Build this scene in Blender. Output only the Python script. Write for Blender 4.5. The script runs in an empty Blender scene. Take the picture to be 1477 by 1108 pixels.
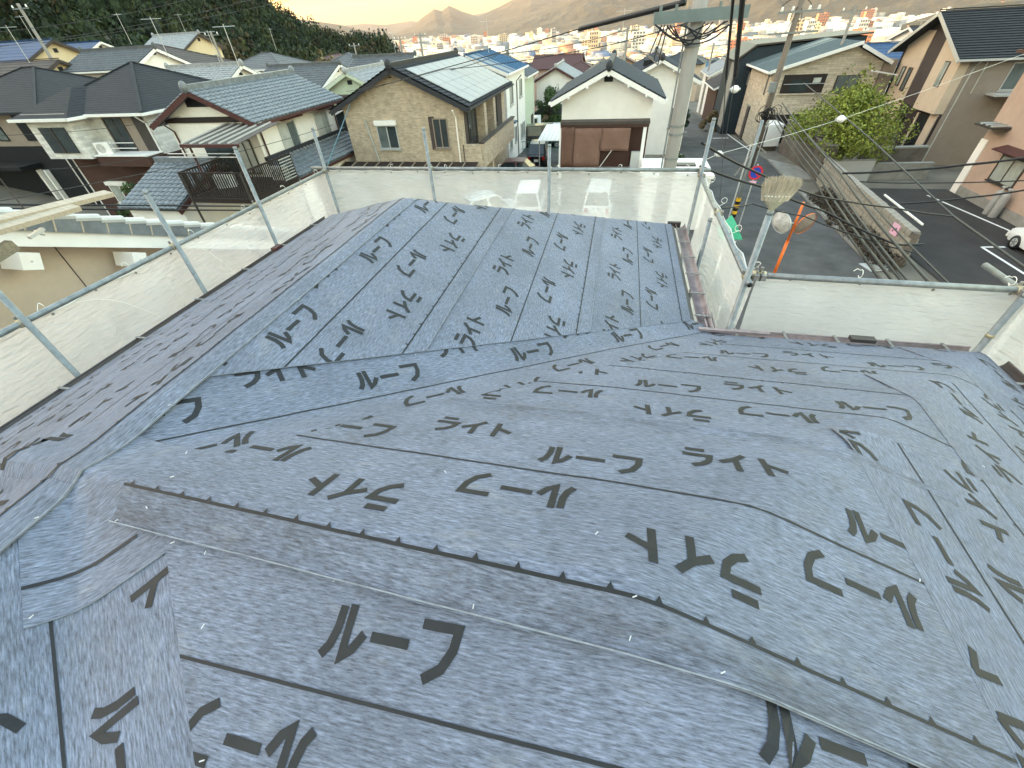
import bpy, math, random
import numpy as np
from mathutils import Matrix, Vector
random.seed(7); rng = np.random.default_rng(7)
sc = bpy.context.scene
COL = sc.collection
R = math.radians
CZ = 8.2                                  # camera height above the street
# ---------------------------------------------------------------- camera
F_PX, PIT, ROL, YAW = 592.85, R(-41.067), R(-3.532), R(-14.338)
def _basis():
    cp, sp, cy, sy = math.cos(PIT), math.sin(PIT), math.cos(YAW), math.sin(YAW)
    F = np.array([sy*cp, cy*cp, sp]); Rt = np.array([cy, -sy, 0]); U = np.cross(Rt, F)
    cr, sr = math.cos(ROL), math.sin(ROL)
    return np.stack([cr*Rt+sr*U, -sr*Rt+cr*U, -F], 1)
BM = _basis()
cam = bpy.data.cameras.new('camera'); camo = bpy.data.objects.new('camera', cam); COL.objects.link(camo)
camo.matrix_world = Matrix([list(BM[0])+[0], list(BM[1])+[0], list(BM[2])+[CZ], [0, 0, 0, 1]])
cam.sensor_width = 36; cam.lens = 36*F_PX/1477; cam.clip_start = .05; cam.clip_end = 30000
sc.camera = camo
# ---------------------------------------------------------------- sky, sun, exposure
SUN_AZ, SUN_EL = R(-95), R(5.5)           # azimuth measured from +y towards +x
wd = bpy.data.worlds.new('World'); sc.world = wd; wd.use_nodes = True
nt = wd.node_tree; bg = nt.nodes['Background']
sky = nt.nodes.new('ShaderNodeTexSky'); sky.sky_type = 'NISHITA'; sky.sun_disc = False
sky.sun_elevation = SUN_EL; sky.sun_rotation = SUN_AZ; sky.altitude = 50
sky.air_density = 1.7; sky.dust_density = 2.8; sky.ozone_density = 1.5
nt.links.new(sky.outputs[0], bg.inputs[0]); bg.inputs[1].default_value = .15
sl = bpy.data.lights.new('sun', 'SUN'); so = bpy.data.objects.new('sun', sl); COL.objects.link(so)
sl.energy = .8; sl.angle = R(.5); sl.color = (1, .66, .34)
sd = Vector((math.sin(SUN_AZ)*math.cos(SUN_EL), math.cos(SUN_AZ)*math.cos(SUN_EL), math.sin(SUN_EL)))
so.rotation_euler = sd.to_track_quat('Z', 'Y').to_euler()
sc.view_settings.view_transform = 'Standard'; sc.view_settings.look = 'None'
sc.view_settings.exposure = 3.85; sc.view_settings.gamma = 1
# ---------------------------------------------------------------- survey helpers: photo pixel -> place
def ray(x, y):
    v = np.array([x-738.5, 554-y, -F_PX]); return BM @ (v/np.linalg.norm(v))
O3 = np.array([0, 0, CZ])
def atz(x, y, z): r = ray(x, y); return O3 + r*((z-CZ)/r[2])
def aty(x, y, Y): r = ray(x, y); return O3 + r*(Y/r[1])
def atx(x, y, X): r = ray(x, y); return O3 + r*(X/r[0])
def atd(x, y, d): return O3 + ray(x, y)*d
# ---------------------------------------------------------------- materials
MATS = {}
def mat(name, col, rough=.7, var=.12, scale=3., bump=0., bscale=40., metal=0., stretch=(1, 1, 1), spec=.35, uv=False, island=0.):
    if name in MATS: return MATS[name]
    m = bpy.data.materials.new(name); m.use_nodes = True; t = m.node_tree; b = t.nodes['Principled BSDF']
    b.inputs['Roughness'].default_value = rough; b.inputs['Metallic'].default_value = metal
    b.inputs['Specular IOR Level'].default_value = spec
    tc = t.nodes.new('ShaderNodeTexCoord'); mp = t.nodes.new('ShaderNodeMapping'); mp.inputs['Scale'].default_value = stretch
    t.links.new(tc.outputs['UV' if uv else 'Object'], mp.inputs[0])
    n = t.nodes.new('ShaderNodeTexNoise'); n.inputs['Scale'].default_value = scale; n.inputs['Detail'].default_value = 6; n.inputs['Roughness'].default_value = .65
    t.links.new(mp.outputs[0], n.inputs[0])
    mr = t.nodes.new('ShaderNodeMapRange'); mr.inputs[1].default_value = .3; mr.inputs[2].default_value = .7
    mr.inputs[3].default_value = 1-var; mr.inputs[4].default_value = 1+var
    t.links.new(n.outputs[0], mr.inputs[0])
    val = mr.outputs[0]
    if island:
        g = t.nodes.new('ShaderNodeNewGeometry'); m2 = t.nodes.new('ShaderNodeMapRange')
        m2.inputs[3].default_value = 1-island; m2.inputs[4].default_value = 1+island
        t.links.new(g.outputs['Random Per Island'], m2.inputs[0])
        mu = t.nodes.new('ShaderNodeMath'); mu.operation = 'MULTIPLY'; t.links.new(val, mu.inputs[0]); t.links.new(m2.outputs[0], mu.inputs[1]); val = mu.outputs[0]
    mx = t.nodes.new('ShaderNodeVectorMath'); mx.operation = 'SCALE'; mx.inputs[0].default_value = col
    t.links.new(val, mx.inputs['Scale']); t.links.new(mx.outputs[0], b.inputs['Base Color'])
    if bump:
        n2 = t.nodes.new('ShaderNodeTexNoise'); n2.inputs['Scale'].default_value = bscale; n2.inputs['Detail'].default_value = 5
        t.links.new(mp.outputs[0], n2.inputs[0]); bp = t.nodes.new('ShaderNodeBump'); bp.inputs['Strength'].default_value = bump; bp.inputs['Distance'].default_value = .02
        t.links.new(n2.outputs[0], bp.inputs['Height']); t.links.new(bp.outputs[0], b.inputs['Normal'])
    MATS[name] = m; return m
def brickmat(name, c1, c2, mortar, bw, bh, rough=.8, off=.5, msize=.012, bump=.5, axis='auto'):
    """thin brick/stone cladding too fine to build piece by piece; works on walls facing x or y (object coords)"""
    m = bpy.data.materials.new(name); m.use_nodes = True; t = m.node_tree; b = t.nodes['Principled BSDF']; b.inputs['Roughness'].default_value = rough
    tc = t.nodes.new('ShaderNodeTexCoord'); sp = t.nodes.new('ShaderNodeSeparateXYZ'); t.links.new(tc.outputs['Object'], sp.inputs[0])
    ad = t.nodes.new('ShaderNodeMath'); ad.operation = 'ADD'; t.links.new(sp.outputs[0], ad.inputs[0]); t.links.new(sp.outputs[1], ad.inputs[1])
    cb = t.nodes.new('ShaderNodeCombineXYZ'); t.links.new(ad.outputs[0], cb.inputs[0]); t.links.new(sp.outputs[2], cb.inputs[1])
    br = t.nodes.new('ShaderNodeTexBrick'); t.links.new(cb.outputs[0], br.inputs[0])
    br.inputs['Color1'].default_value = (*c1, 1); br.inputs['Color2'].default_value = (*c2, 1); br.inputs['Mortar'].default_value = (*mortar, 1)
    br.inputs['Scale'].default_value = 1; br.inputs['Brick Width'].default_value = bw; br.inputs['Row Height'].default_value = bh
    br.inputs['Mortar Size'].default_value = msize; br.offset = off
    n = t.nodes.new('ShaderNodeTexNoise'); n.inputs['Scale'].default_value = 5; n.inputs['Detail'].default_value = 8; t.links.new(tc.outputs['Object'], n.inputs[0])
    mx = t.nodes.new('ShaderNodeMix'); mx.data_type = 'RGBA'; mx.blend_type = 'OVERLAY'; mx.inputs[0].default_value = .35
    t.links.new(br.outputs[0], mx.inputs[6]); t.links.new(n.outputs[0], mx.inputs[7]); t.links.new(mx.outputs[2], b.inputs['Base Color'])
    bp = t.nodes.new('ShaderNodeBump'); bp.inputs['Strength'].default_value = bump; bp.inputs['Distance'].default_value = .02; bp.invert = True
    t.links.new(br.outputs[1], bp.inputs['Height']); t.links.new(bp.outputs[0], b.inputs['Normal'])
    MATS[name] = m; return m
def glassmat(name, col, rough=.06):
    m = mat(name, col, rough, .25, 1.5, spec=.6); return m

# ---------------------------------------------------------------- mesh builder
class MB:
    def __init__(s): s.v = []; s.f = []
    def add(s, vs, fs):
        o = len(s.v); s.v.extend([tuple(map(float, p)) for p in vs]); s.f.extend([tuple(i+o for i in f) for f in fs]); return s
    def box(s, c, d, rz=0., rx=0.):
        hx, hy, hz = d[0]/2, d[1]/2, d[2]/2; cs, sn = math.cos(rz), math.sin(rz); cx_, sx_ = math.cos(rx), math.sin(rx)
        P = []
        for z in (-hz, hz):
            for (x, y) in ((-hx, -hy), (hx, -hy), (hx, hy), (-hx, hy)):
                y2, z2 = y*cx_-z*sx_, y*sx_+z*cx_
                P.append((c[0]+x*cs-y2*sn, c[1]+x*sn+y2*cs, c[2]+z2))
        return s.add(P, [(3, 2, 1, 0), (4, 5, 6, 7), (0, 1, 5, 4), (1, 2, 6, 5), (2, 3, 7, 6), (3, 0, 4, 7)])
    def bar(s, p, q, w, h, up=(0, 0, 1)):
        """rectangular bar from p to q; w across, h along up"""
        p, q = np.array(p, float), np.array(q, float); d = q-p; L = np.linalg.norm(d); d /= L
        a = np.cross(d, up); n = np.linalg.norm(a); a = a/n if n > 1e-6 else np.array([1., 0, 0]); b = np.cross(a, d)
        P = [e+a*w/2*i+b*h/2*j for e in (p, q) for i, j in ((-1, -1), (1, -1), (1, 1), (-1, 1))]
        return s.add(P, [(3, 2, 1, 0), (4, 5, 6, 7), (0, 1, 5, 4), (1, 2, 6, 5), (2, 3, 7, 6), (3, 0, 4, 7)])
    def tube(s, pts, r, n=8, cap=True):
        pts = [np.array(p, float) for p in pts]; rs = r if isinstance(r, (list, tuple)) else [r]*len(pts); rings = []
        ref = None; o = len(s.v)
        for i, p in enumerate(pts):
            d = pts[min(i+1, len(pts)-1)]-pts[max(i-1, 0)]; d = d/(np.linalg.norm(d)+1e-9)
            if ref is None: ref = np.array([0, 0, 1.]) if abs(d[2]) < .9 else np.array([1., 0, 0])
            a = np.cross(d, ref); a /= np.linalg.norm(a); b = np.cross(d, a); ref = -np.cross(d, a) if False else ref
            for k in range(n):
                t = 2*math.pi*k/n; s.v.append(tuple(p+rs[i]*(a*math.cos(t)+b*math.sin(t))))
        for i in range(len(pts)-1):
            for k in range(n):
                k2 = (k+1) % n; s.f.append((o+i*n+k, o+i*n+k2, o+(i+1)*n+k2, o+(i+1)*n+k))
        if cap: s.f.append(tuple(o+k for k in range(n))[::-1]); s.f.append(tuple(o+(len(pts)-1)*n+k for k in range(n)))
        return s
    def prism(s, poly, ext):
        """poly: list of 3D points (planar), ext: extrusion vector"""
        n = len(poly); P = [np.array(p, float) for p in poly]; e = np.array(ext, float)
        return s.add(P+[p+e for p in P], [tuple(range(n))[::-1], tuple(range(n, 2*n))]+[(i, (i+1) % n, n+(i+1) % n, n+i) for i in range(n)])
    def grid(s, P):
        h, w = len(P), len(P[0])
        return s.add([p for r in P for p in r], [(i*w+j, i*w+j+1, (i+1)*w+j+1, (i+1)*w+j) for i in range(h-1) for j in range(w-1)])
    def sphere(s, c, r, nu=10, nv=7):
        r = r if isinstance(r, (tuple, list)) else (r, r, r); P = []
        for i in range(nv+1):
            a = math.pi*i/nv
            P.append([(c[0]+r[0]*math.sin(a)*math.cos(2*math.pi*j/nu), c[1]+r[1]*math.sin(a)*math.sin(2*math.pi*j/nu), c[2]+r[2]*math.cos(a)) for j in range(nu+1)])
        return s.grid(P)
    def lathe(s, prof, c=(0, 0, 0), n=16):
        P = [[(c[0]+r*math.cos(2*math.pi*j/n), c[1]+r*math.sin(2*math.pi*j/n), c[2]+z) for j in range(n+1)] for r, z in prof]
        return s.grid(P)
    def obj(s, name, m, parent=None, smooth=False, loc=None, bevel=0.):
        me = bpy.data.meshes.new(name); me.from_pydata(s.v, [], s.f); me.validate(); me.update()
        if smooth: me.polygons.foreach_set('use_smooth', [True]*len(me.polygons))
        me.materials.append(m if not isinstance(m, str) else MATS[m])
        o = bpy.data.objects.new(name, me); COL.objects.link(o)
        if parent is not None: o.parent = parent
        if loc is not None: o.location = loc
        if bevel:
            b = o.modifiers.new('bevel', 'BEVEL'); b.width = bevel; b.segments = 2; b.limit_method = 'ANGLE'
        return o
def tag(o, label=None, cat=None, group=None, kind=None):
    if label: o['label'] = label
    if cat: o['category'] = cat
    if group: o['group'] = group
    if kind: o['kind'] = kind
    return o
def thing(name, label, cat, loc=(0, 0, 0), rz=0., group=None):
    o = bpy.data.objects.new(name, None); COL.objects.link(o); o.location = loc; o.rotation_euler = (0, 0, rz); o.empty_display_size = .2
    return tag(o, label, cat, group)
def copy_tree(o, parent=None):
    c = o.copy(); COL.objects.link(c); c.parent = parent
    for ch in list(o.children): copy_tree(ch, c)
    return c
def inst(src, name, parent, loc=(0, 0, 0), rot=(0, 0, 0), scale=(1, 1, 1)):
    o = bpy.data.objects.new(name, src.data); COL.objects.link(o); o.parent = parent; o.location = loc; o.rotation_euler = rot; o.scale = scale; return o

# base palette (real-world reflectances)
mat('galv', (.21, .225, .23), .42, .3, 14, metal=.35)
mat('galv_dark', (.22, .24, .25), .5, .25, 20, metal=.5)
mat('steel_dull', (.25, .24, .23), .55, .3, 30, metal=.6)
mat('rust_gold', (.42, .36, .24), .5, .35, 40, metal=.5)
mat('white_paint', (.76, .73, .7), .55, .06, 3)
mat('cream_wall', (.79, .73, .66), .85, .06, 2, bump=.15, bscale=60)
mat('white_wall', (.79, .75, .71), .85, .06, 1.5, bump=.15, bscale=60)
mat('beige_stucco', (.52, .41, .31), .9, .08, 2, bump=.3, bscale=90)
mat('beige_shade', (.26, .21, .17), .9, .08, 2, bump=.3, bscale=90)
mat('pink_stucco', (.42, .30, .24), .9, .07, 2, bump=.3, bscale=90)
mat('sand_wall', (.62, .5, .33), .85, .06, 2)
mat('green_wall', (.5, .55, .42), .85, .06, 2)
mat('brown_siding', (.06, .028, .021), .75, .12, 2, bump=.1)
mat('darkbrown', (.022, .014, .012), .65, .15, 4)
mat('maroon_trim', (.07, .025, .022), .55, .15, 4)
mat('umber_wall', (.06, .045, .042), .8, .1, 3, bump=.2)
mat('plum_wall', (.028, .019, .021), .8, .1, 3, bump=.2)
mat('navy_wall', (.018, .028, .038), .7, .12, 2)
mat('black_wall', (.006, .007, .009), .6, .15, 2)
mat('grey_roof', (.09, .094, .10), .6, .22, 2.5, bump=.1)
mat('kawara', (.15, .165, .18), .4, .3, 5)
mat('kawara_pale', (.28, .28, .28), .55, .3, 5)
mat('kawara_dark', (.026, .028, .033), .6, .25, 5)
mat('slate_dark', (.016, .018, .022), .75, .25, 3)
mat('slate_brown', (.055, .043, .038), .65, .2, 3)
mat('rust_roof', (.3, .13, .06), .8, .4, 4)
mat('metal_green', (.07, .09, .09), .45, .15, 2)
mat('blue_tin', (.02, .075, .15), .4, .25, 3)
mat('blue_tarp', (.015, .05, .13), .45, .3, 2.5, bump=.5, bscale=4)
mat('alu', (.5, .5, .49), .4, .05, 3, metal=.3)
mat('alu_dark', (.06, .05, .045), .45, .1, 3, metal=.2)
mat('concrete', (.25, .24, .22), .9, .2, 2.5, bump=.3, bscale=50)
mat('concrete_old', (.12, .10, .085), .92, .45, 1.2, bump=.4, bscale=30)
mat('stone_block', (.28, .25, .21), .92, .3, 6, bump=.6, bscale=30, island=.25)
mat('asphalt', (.075, .071, .069), .92, .34, .9, bump=.4, bscale=220)
mat('asphalt_dark', (.04, .037, .036), .93, .25, .8, bump=.4, bscale=220)
mat('paint_white', (.72, .72, .7), .7, .12, 9)
mat('soil', (.14, .12, .09), .95, .35, 1.2, bump=.4, bscale=12)
mat('wood_board', (.40, .335, .26), .75, .18, 3, bump=.15, stretch=(1, 12, 12))
mat('wood_old', (.2, .17, .12), .85, .3, 3, bump=.3, stretch=(1, 12, 12))
mat('black_rubber', (.012, .012, .013), .6, .2, 10)
mat('cable_black', (.012, .012, .014), .5, .2, 10)
mat('cable_grey', (.035, .035, .035), .55, .2, 10)
mat('porcelain', (.75, .74, .71), .2, .05, 4)
mat('cable_ties', (.8, .78, .72), .5, .05, 8)
glassmat('glass_dark', (.03, .04, .045)); glassmat('glass_mid', (.1, .12, .12)); glassmat('glass_pale', (.32, .34, .31), .12)
glassmat('curtain', (.42, .42, .38), .5)
brickmat('brick_tan', (.52, .41, .30), (.33, .26, .19), (.42, .34, .25), .22, .065)
brickmat('brick_white', (.72, .7, .66), (.5, .48, .45), (.56, .54, .5), .5, .16)
brickmat('stone_beige', (.56, .46, .35), (.40, .33, .25), (.36, .3, .23), .6, .14)
# ================================================================ the house whose roof we stand on
TP = math.tan(R(22.65))
def smin(a, b, k):
    h = np.clip(.5+.5*(b-a)/k, 0, 1); return b*(1-h)+a*h-k*h*(1-h)
def roofz(x, y):
    k = .022
    zm = smin(smin(-1.0-TP*(x+1.6), -1.0+TP*(x+1.6), k), -1.0-TP*(y-3.16), k)
    u = np.clip(.13-x, 0, 3); zr = -.885-.065*u; yr = .395+.05*u
    far = zr-TP*(y-yr); near = zr+np.where(y > yr-.09, .85*(y-yr), -.0765+TP*(y-yr+.09)); rt = -.885-TP*(x-.13)
    zw = smin(smin(far, near, k), rt, k)
    zw = np.where(x < -1.9, -9, zw)
    z = -smin(-zm, -zw, .04)
    wr = .0012*np.sin(9.1*x+3*np.sin(2.3*y))*np.sin(7.3*y+1.7*np.sin(3.1*x)) + .0007*np.sin(23*x+11*y+2*np.sin(5*y)) + .001*np.sin(4.1*y-2.2*x)
    return CZ+z+wr
HB = np.array([-.6, -.6, 0.])
house0 = thing('house_under_roofing', 'house roof covered in blue-grey underlayment sheets printed with dark lettering', 'house', HB)
def wobj(mb, name, m, parent, base=HB, smooth=False):
    mb.v = [(p[0]-base[0], p[1]-base[1], p[2]-base[2]) for p in mb.v]
    return mb.obj(name, m, parent, smooth)

def underlay_mat(name, amt, tone):
    m = bpy.data.materials.new(name); m.use_nodes = True; t = m.node_tree; b = t.nodes['Principled BSDF']
    L = t.links.new; N = t.nodes.new
    uv = N('ShaderNodeTexCoord')
    def noise(sc3, scale, detail=5, rough=.6):
        mp = N('ShaderNodeMapping'); mp.inputs['Scale'].default_value = sc3; L(uv.outputs['UV'], mp.inputs[0])
        n = N('ShaderNodeTexNoise'); n.inputs['Scale'].default_value = scale; n.inputs['Detail'].default_value = detail; n.inputs['Roughness'].default_value = rough
        L(mp.outputs[0], n.inputs[0]); return n.outputs[0]
    def rng_(i, a, b_, c, d):
        r = N('ShaderNodeMapRange'); L(i, r.inputs[0]); [setattr(r.inputs[k+1], 'default_value', v) for k, v in enumerate((a, b_, c, d))]; return r.outputs[0]
    def mul(a, b_):
        q = N('ShaderNodeMath'); q.operation = 'MULTIPLY'; L(a, q.inputs[0]); L(b_, q.inputs[1]); return q.outputs[0]
    streak = noise((1, 7, 1), 30, 4, .7)             # fine ribs along the roll
    streak2 = noise((1, 14, 1), 11, 4, .7)
    big = noise((1, 1, 1), 1.7, 4); mid = noise((1, 1.6, 1), 7, 6, .7)
    s = rng_(streak, .30, .70, .30, 1.75); s2 = rng_(streak2, .3, .7, .74, 1.26); g = rng_(big, .3, .7, .82, 1.18); h = rng_(mid, .3, .75, .86, 1.2)
    v = mul(mul(s, s2), mul(g, h))
    vm = N('ShaderNodeVectorMath'); vm.operation = 'SCALE'; vm.inputs[0].default_value = (.118, .134, .182); L(v, vm.inputs['Scale'])
    dust = rng_(noise((1, 2.5, 1), 4.2, 9, .75), .56, .74, 0, .55)          # chalky scuffs and dried footprints
    mx = N('ShaderNodeMix'); mx.data_type = 'RGBA'; L(dust, mx.inputs[0]); L(vm.outputs[0], mx.inputs[6]); mx.inputs[7].default_value = (.25, .25, .255, 1)
    # scuffed, dirty margins along the laps, on the ridge cap also painted shade
    sx = N('ShaderNodeSeparateXYZ'); L(uv.outputs['UV'], sx.inputs[0]); ab = N('ShaderNodeMath'); ab.operation = 'ABSOLUTE'; L(sx.outputs[1], ab.inputs[0])
    dm = mul(rng_(ab.outputs[0], .38, .47, 0, 1), rng_(noise((1, 3, 1), 5.5, 7, .7), .40, .68, 0, amt))
    mx3 = N('ShaderNodeMix'); mx3.data_type = 'RGBA'; mx3.blend_type = 'MULTIPLY'; L(dm, mx3.inputs[0]); L(mx.outputs[2], mx3.inputs[6]); mx3.inputs[7].default_value = tone
    L(mx3.outputs[2], b.inputs['Base Color'])
    b.inputs['Roughness'].default_value = .55; b.inputs['Specular IOR Level'].default_value = .45
    L(rng_(mid, .3, .7, .48, .72), b.inputs['Roughness'])
    bp = N('ShaderNodeBump'); bp.inputs['Strength'].default_value = .55; bp.inputs['Distance'].default_value = .004; L(streak, bp.inputs['Height'])
    bp2 = N('ShaderNodeBump'); bp2.inputs['Strength'].default_value = .35; bp2.inputs['Distance'].default_value = .02; L(mid, bp2.inputs['Height']); L(bp.outputs[0], bp2.inputs['Normal'])
    L(bp2.outputs[0], b.inputs['Normal']); MATS[name] = m
underlay_mat('underlayment', .32, (.6, .58, .57, 1)); underlay_mat('underlayment_scuffed_shaded', .95, (.46, .43, .41, 1))
mat('sheet_edge', (.20, .215, .24), .6, .3, 30)
mat('print_ink', (.0115, .0125, .0145), .6, .35, 22)
mat('staple_white', (.5, .5, .5), .4, .05, 9)

def clip_poly(P, hp):
    """P: list of 2D points; hp: half-planes (a,b,c) keep a*x+b*y<=c"""
    for a, b, c in hp:
        Q = []; n = len(P)
        for i in range(n):
            p, q = P[i], P[(i+1) % n]; dp, dq = a*p[0]+b*p[1]-c, a*q[0]+b*q[1]-c
            if dp <= 0: Q.append(p)
            if dp*dq < 0:
                t = dp/(dp-dq); Q.append((p[0]+(q[0]-p[0])*t, p[1]+(q[1]-p[1])*t))
        P = Q
        if len(P) < 3: return []
    return P
def halfplane(p, q, keep):
    """half-plane bounded by the plan line p-q that keeps the point keep"""
    a, b = q[1]-p[1], -(q[0]-p[0]); c = a*p[0]+b*p[1]
    return (a, b, c) if a*keep[0]+b*keep[1] <= c else (-a, -b, -c)
GLY = {'ru': [[(.30, .95), (.29, .55), (.20, .24), (.03, .03)], [(.56, 1), (.56, .08), (.78, .22), (1.0, .52)]],
       'bar': [[(.02, .5), (.98, .5)]],
       'fu': [[(.05, .9), (.93, .9), (.88, .55), (.68, .22), (.3, 0)]],
       'ra': [[(.18, 1), (.82, 1)], [(.05, .66), (.93, .66), (.85, .36), (.62, .13), (.28, -.02)]],
       'i': [[(.9, 1.0), (.55, .68), (.05, .42)], [(.56, .68), (.56, 0)]],
       'to': [[(.3, 1.02), (.3, 0)], [(.3, .64), (.9, .36)]]}
def ribbon(pts, th):
    """list of convex quads for a thick polyline"""
    out = []; n = len(pts); L, Rr = [], []
    for i in range(n):
        a = pts[max(i-1, 0)]; b = pts[min(i+1, n-1)]; d0 = np.array(pts[i])-a if i else np.array(b)-pts[i]; d1 = np.array(b)-pts[i] if i < n-1 else d0
        d0 = d0/np.linalg.norm(d0); d1 = d1/np.linalg.norm(d1); n0 = np.array([-d0[1], d0[0]]); n1 = np.array([-d1[1], d1[0]]); m = n0+n1; m /= np.linalg.norm(m)
        k = min(1/max(m@n0, .3), 2.); L.append(np.array(pts[i])+m*k*th/2); Rr.append(np.array(pts[i])-m*k*th/2)
    for i in range(n-1):
        ln = np.linalg.norm(np.array(pts[i+1])-pts[i]); ns = max(1, int(ln/.03))
        for j in range(ns):
            t0, t1 = j/ns, (j+1)/ns
            out.append([L[i]*(1-t0)+L[i+1]*t0, Rr[i]*(1-t0)+Rr[i+1]*t0, Rr[i]*(1-t1)+Rr[i+1]*t1, L[i]*(1-t1)+L[i+1]*t1])
    return out
LW, LH, LPIT, LTH = .096, .112, .112, .0205
def word(chars, s, w, up):
    """quads in sheet coords (s,w) for a word centred at (s,w); up=+1: tops towards +w (then it reads towards -s)"""
    Q = []
    x0 = -(LPIT*3)/2
    for i, c in enumerate(chars):
        for st in GLY[c]:
            pts = [(x0+i*LPIT+p[0]*LW+.006, (p[1]-.5)*LH) for p in st]
            for q in ribbon(pts, LTH):
                Q.append([(s+(-up)*p[0]*HAND, w+up*p[1]) for p in q])
    return Q
HAND = 1
def sheet(O, U, V, kv, s0, s1, w0, w1, layer, hp=(), tick=1, ph=(0., 0.), rows=((1, 1), (-1, 1)), ku=1., center=True, label=None, lift=0., fine=False, m='underlayment'):
    """one strip of underlayment: plan origin O, length direction U, width direction V; clipped by plan half-planes hp"""
    global HAND
    O, U, V = np.array(O, float), np.array(U, float), np.array(V, float); U /= np.linalg.norm(U); V /= np.linalg.norm(V)
    # right-handedness decides which way letters read so that they are never mirrored
    HAND = -1 if (U[0]*V[1]-U[1]*V[0]) > 0 else 1
    def plan(s, w): return O+U*s*ku+V*w*kv
    def lay(polys, off, name, m, parent, uvs=True):
        vs, fs, uv = [], [], []; key = {}
        for poly in polys:
            P = [tuple(plan(*p)) for p in poly]
            # clip in plan, carry s,w by inverse map
            C = clip_poly(P, hp) if hp else P
            if len(C) < 3: continue
            f = []
            for c in C:
                k = (round(c[0], 5), round(c[1], 5))
                if k not in key:
                    key[k] = len(vs); d = np.array(c)-O; s_ = float(d@U)/ku; w_ = float(d@V)/kv
                    z = float(roofz(c[0], c[1])) + .0036*layer + off
                    if lift and name == 'underlayment_sheet': z += lift*max(0, (abs(w_)-.42)/.08)**2*(.7+.3*math.sin(s_*5+layer))
                    vs.append((c[0], c[1], z)); uv.append((s_+layer*7.37+O[0]*3.1, w_))
                if not f or key[k] != f[-1]: f.append(key[k])
            if len(f) > 2 and f[0] == f[-1]: f.pop()
            if len(f) > 2:
                a, b, c_ = (np.array(vs[i]) for i in f[:3])
                if np.cross(b-a, c_-a)[2] < 0: f = f[::-1]
                fs.append(f)
        if not fs: return None
        mb = MB(); mb.v = vs; mb.f = [tuple(f) for f in fs]; o = wobj(mb, name, m, parent, smooth=(name == 'underlayment_sheet'))
        l = o.data.uv_layers.new(name='UVMap')
        if len(o.data.vertices) == len(uv):
            idx = np.empty(len(o.data.loops), int); o.data.loops.foreach_get('vertex_index', idx)
            l.data.foreach_set('uv', np.array(uv, float)[idx].ravel())
        return o
    ns, nw = max(2, int((s1-s0)/.04)), max(2, int((w1-w0)/(.02 if fine else .034)))
    S, Wd = np.linspace(s0, s1, ns+1), np.linspace(w0, w1, nw+1)
    cells = [[(S[i], Wd[j]), (S[i+1], Wd[j]), (S[i+1], Wd[j+1]), (S[i], Wd[j+1])] for i in range(ns) for j in range(nw)]
    o = lay(cells, 0, 'underlayment_sheet', m, house0)
    if o is None: return
    sm = o.modifiers.new('thick', 'SOLIDIFY'); sm.thickness = .004; sm.offset = -1; sm.material_offset_rim = 1; o.data.materials.append(MATS['sheet_edge'])
    es = o.modifiers.new('edge', 'EDGE_SPLIT'); es.split_angle = R(11)
    # printed marks
    Q = []
    nd = max(2, int((s1-s0)/.06)); D = np.linspace(s0, s1, nd+1)
    def line(w, th):
        if w0 < w < w1:
            for i in range(nd): Q.append([(D[i], w-th/2), (D[i+1], w-th/2), (D[i+1], w+th/2), (D[i], w+th/2)])
    if center: line(0, .0075)
    for sd in ((tick,) if tick else ()):
        line(.4*sd, .008)
        q = s0+.03
        while q < s1:
            Q.append([(q-.008, .397*sd), (q+.008, .397*sd), (q, .397*sd-.015*sd)]); q += .098
    lo = o; o2 = lay(Q, .0018, 'printed_line', 'print_ink', lo)
    if tick:                                              # pale frayed cut edge of the lap
        Q = []; we = (w1 if tick > 0 else -w0)*tick; we = w1-.0035 if tick > 0 else w0+.0035
        for i in range(nd): Q.append([(D[i], we-.0016), (D[i+1], we-.0016), (D[i+1], we+.0016), (D[i], we+.0016)])
        lay(Q, .0012+lift*.9, 'cut_edge', 'sheet_edge', lo)
    Q = []
    for (sd, on), p0 in zip(rows, ph):
        if not on: continue
        P = .90; q = s0-P+((p0-s0) % P)
        while q < s1+P:
            for ch, ds, wv in ((('ru', 'bar', 'fu'), 0., .118), (('ra', 'i', 'to'), .45, .245)):
                s_ = q+ds
                if s_-.2 > s0-.4 and s_+.2 < s1+.4 and (w0 < sd*wv < w1):
                    Q = [quad for quad in word(ch, s_, sd*wv, sd) if all(s0 <= p[0] <= s1 and w0 <= p[1] <= w1 for p in quad)]
                    if Q: lay(Q, .0018, 'printed_word', 'print_ink', lo)
            q += P
    return o
cX = math.cos(R(22.65))
X_, Y_ = (1, 0), (0, 1)
E1 = halfplane((-1.49, 1.02), (.85, 3.33), (0, 4))                 # cut of the right-hand sheets over the valley
far = [(0, 1, 5.66)]
# left slope (top sheet laps over the ridge)
sheet((-1.98, 0), Y_, X_, cX, .36, 5.6, -.5, .5, 5, far, 1, (1.4, .5), lift=.002)
sheet((-1.98, 0), Y_, X_, cX, -4.5, .44, -.5, .5, 5.8, (), 1, (-.9, -.3), lift=.002)
for i, c in enumerate((-2.81, -3.64)): sheet((c, 0), Y_, X_, cX, -4.5, 5.6, -.5, .5, 3.4-1.2*i, far+[(-1, 0, 4.12)], -1, (.2+i*.3, .7+i*.2))
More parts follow.
